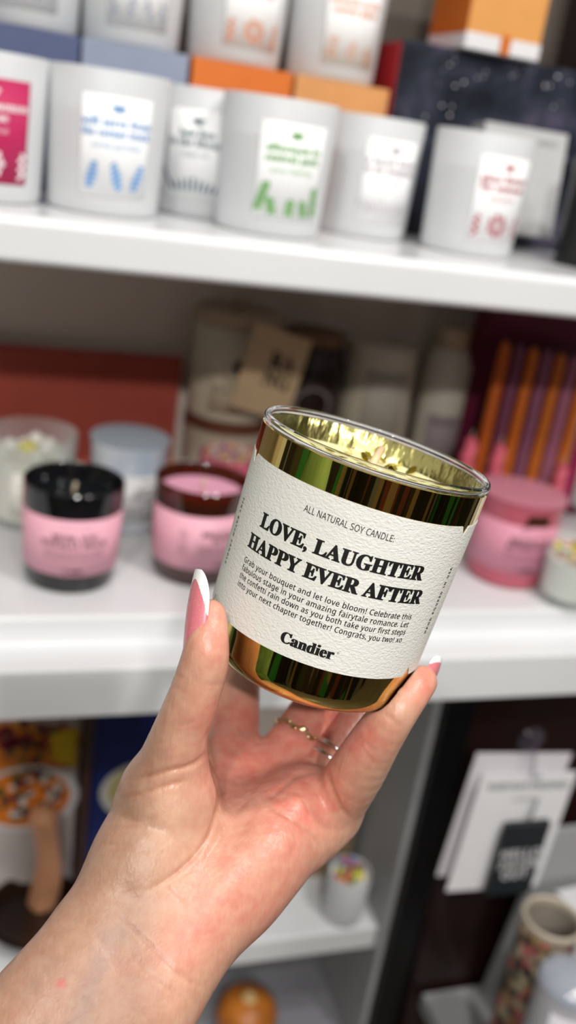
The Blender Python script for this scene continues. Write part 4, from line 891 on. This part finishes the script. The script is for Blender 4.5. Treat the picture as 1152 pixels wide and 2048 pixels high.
# rings
def ring(name, C, axis, R_, r_, m, label, group=None, leaves_=0, squash=1):
    C = np.array(C, float); a = np.array(axis, float); a /= np.linalg.norm(a); u = np.cross(a, [0, 0, 1.0]); u /= np.linalg.norm(u); v = np.cross(a, u); V = []; Fs = []; n1_, n2_ = 72, 12
    for i in range(n1_):
        t = 2 * PI * i / n1_; e = math.cos(t) * u + math.sin(t) * v
        for j in range(n2_):
            p = 2 * PI * j / n2_; V.append(e * (R_ + r_ * math.cos(p)) + a * r_ * 1.3 * math.sin(p))
    for i in range(n1_):
        for j in range(n2_): Fs.append((i * n2_ + j, i * n2_ + (j + 1) % n2_, ((i + 1) % n1_) * n2_ + (j + 1) % n2_, ((i + 1) % n1_) * n2_ + j))
    o = fix(obj(name, c2w(np.array(V)) / 1000, Fs, m, None, True)); o.location = tuple(W(c2w(C))); tag(o, label, 'ring', group)
    for k in range(leaves_):
        t = k * 2 * PI / leaves_; e = math.cos(t) * u + math.sin(t) * v; tn = -math.sin(t) * u + math.cos(t) * v; LV = []; LF = []
        for i in range(7):
            th = PI * i / 6
            for j in range(10):
                p = 2 * PI * j / 10; LV.append(e * (R_ + .5) + (e * .55 * math.sin(th) * math.cos(p)) + a * ((-1) ** k * .8 + 1.0 * math.sin(th) * math.sin(p)) + tn * 1.7 * math.cos(th))
        for i in range(6):
            for j in range(10): LF.append((i * 10 + j, i * 10 + (j + 1) % 10, (i + 1) * 10 + (j + 1) % 10, (i + 1) * 10 + j))
        fix(obj('leaf', c2w(np.array(LV)) / 1000, LF, m, o, True))
    return o
gm = mat('ring_gold', (.83, .62, .34), .15, metal=1); sm = mat('ring_silver', (.82, .82, .84), .12, metal=1)
ax = (middle[1] - middle[0])[:3]; ring('gold_ring', camP(593, 1470, 380.5), ax, 9.3, .6, gm, 'thin gold leaf patterned ring at the base of the middle finger', leaves_=16)
ax = (ringf[1] - ringf[0])[:3]; u_ = ax / np.linalg.norm(ax)
for k, (d, w_) in enumerate(((-2.2, 'lower'), (2.2, 'upper'))):
    ring('silver_ring', camP(665, 1515, 373.8) + u_ * d, ax + np.array([0, 0, -2.0]), 8.9, .65, sm, '%s of the two plain silver bands on the ring finger' % w_, 'silver bands on the ring finger')
# ================================================================== PHONE, LIGHT, CAMERA
t = empty('smartphone', c2w(np.array([-22, 52, -9])), 'dark phone mirrored in the gold glass', 'phone')
t.rotation_euler = Matrix(np.stack([M[:, 0], M[:, 2], -M[:, 1]], 1).tolist()).to_euler()
box('phone_body', (72, 8, 148), mat('phone_black', s(20, 20, 22), .2, coat=.5, noise=.05), t, loc=(0, 0, -74), bev=3, seg=4)
t = empty('green_reflection_form', (-620, 60, -1439), 'unseen green form on a stand, added for the green reflection in the gold glass', 'coat')  # added out of view so the lower gold band reflects green
lathe('stand', [(0, 0), (150, 0), (150, 12), (14, 24), (12, 700), (0, 700)], black, t, 32)
lathe('coat', [(0, 560), (190, 560), (215, 620), (200, 900), (190, 1100), (205, 1260), (150, 1340), (60, 1370), (40, 1400), (0, 1400)], mat('added_green', s(118, 152, 92), .7, noise=.25, nscale=7, bump=.6, bscale=9, bdist=.03), t, 48)
def lamp(name, p, size, power, target=None, col=(1, .97, .93), shape='DISK'):
    l = bpy.data.lights.new(name, 'AREA'); l.shape = shape; l.size = size; l.energy = power; l.color = col
    o = bpy.data.objects.new(name, l); COL.objects.link(o); o.location = tuple(W(p))
    d = Vector(W(target)) - o.location if target is not None else Vector((0, 0, -1)); o.rotation_euler = d.to_track_quat('-Z', 'Y').to_euler(); return o
for i, (x, y, z, pw) in enumerate(((-560, -700, 950, 15), (150, -350, 1250, 5), (750, -350, 1200, 6), (-150, -900, 1250, 3), (500, -950, 1250, 4))):
    lamp('ceiling_lamp', (x, y, z), .10, pw, (x * .35 + 100, 700, -250))
lamp('shelf_spot', (640, 30, 880), .06, 12, (140, 300, -150))
lamp('aisle_lamp', (-201, -1284, 874), .07, 34, (60, 400, -230))
wld = bpy.data.worlds.new('world'); SC.world = wld; wld.use_nodes = True; bg = wld.node_tree.nodes['Background']; bg.inputs[0].default_value = (1, .98, .96, 1); bg.inputs[1].default_value = 1.0
cd = bpy.data.cameras.new('camera'); cam = bpy.data.objects.new('camera', cd); COL.objects.link(cam); SC.camera = cam
cd.sensor_fit = 'VERTICAL'; cd.sensor_height = 36; cd.lens = F / 2048 * 36; cd.clip_start = .01; cd.clip_end = 50
Rc = Matrix(np.stack([M[:, 0], -M[:, 1], -M[:, 2]], 1).tolist()).to_4x4(); Rc.translation = Vector(W((0, 0, 0))); cam.matrix_world = Rc
cd.dof.use_dof = True; cd.dof.focus_distance = .300; cd.dof.aperture_fstop = cd.lens / 5.0
SC.view_settings.view_transform = 'Standard'; SC.view_settings.look = 'None'; SC.view_settings.gamma = 1; SC.view_settings.exposure = -0.92; SC.view_settings.use_curve_mapping = False
SC.cycles.use_denoising = True; SC.cycles.max_bounces = 8; SC.cycles.transmission_bounces = 6; SC.cycles.glossy_bounces = 4; SC.cycles.diffuse_bounces = 3; SC.cycles.caustics_refractive = False; SC.cycles.caustics_reflective = False
SC.cycles.sample_clamp_indirect = 5
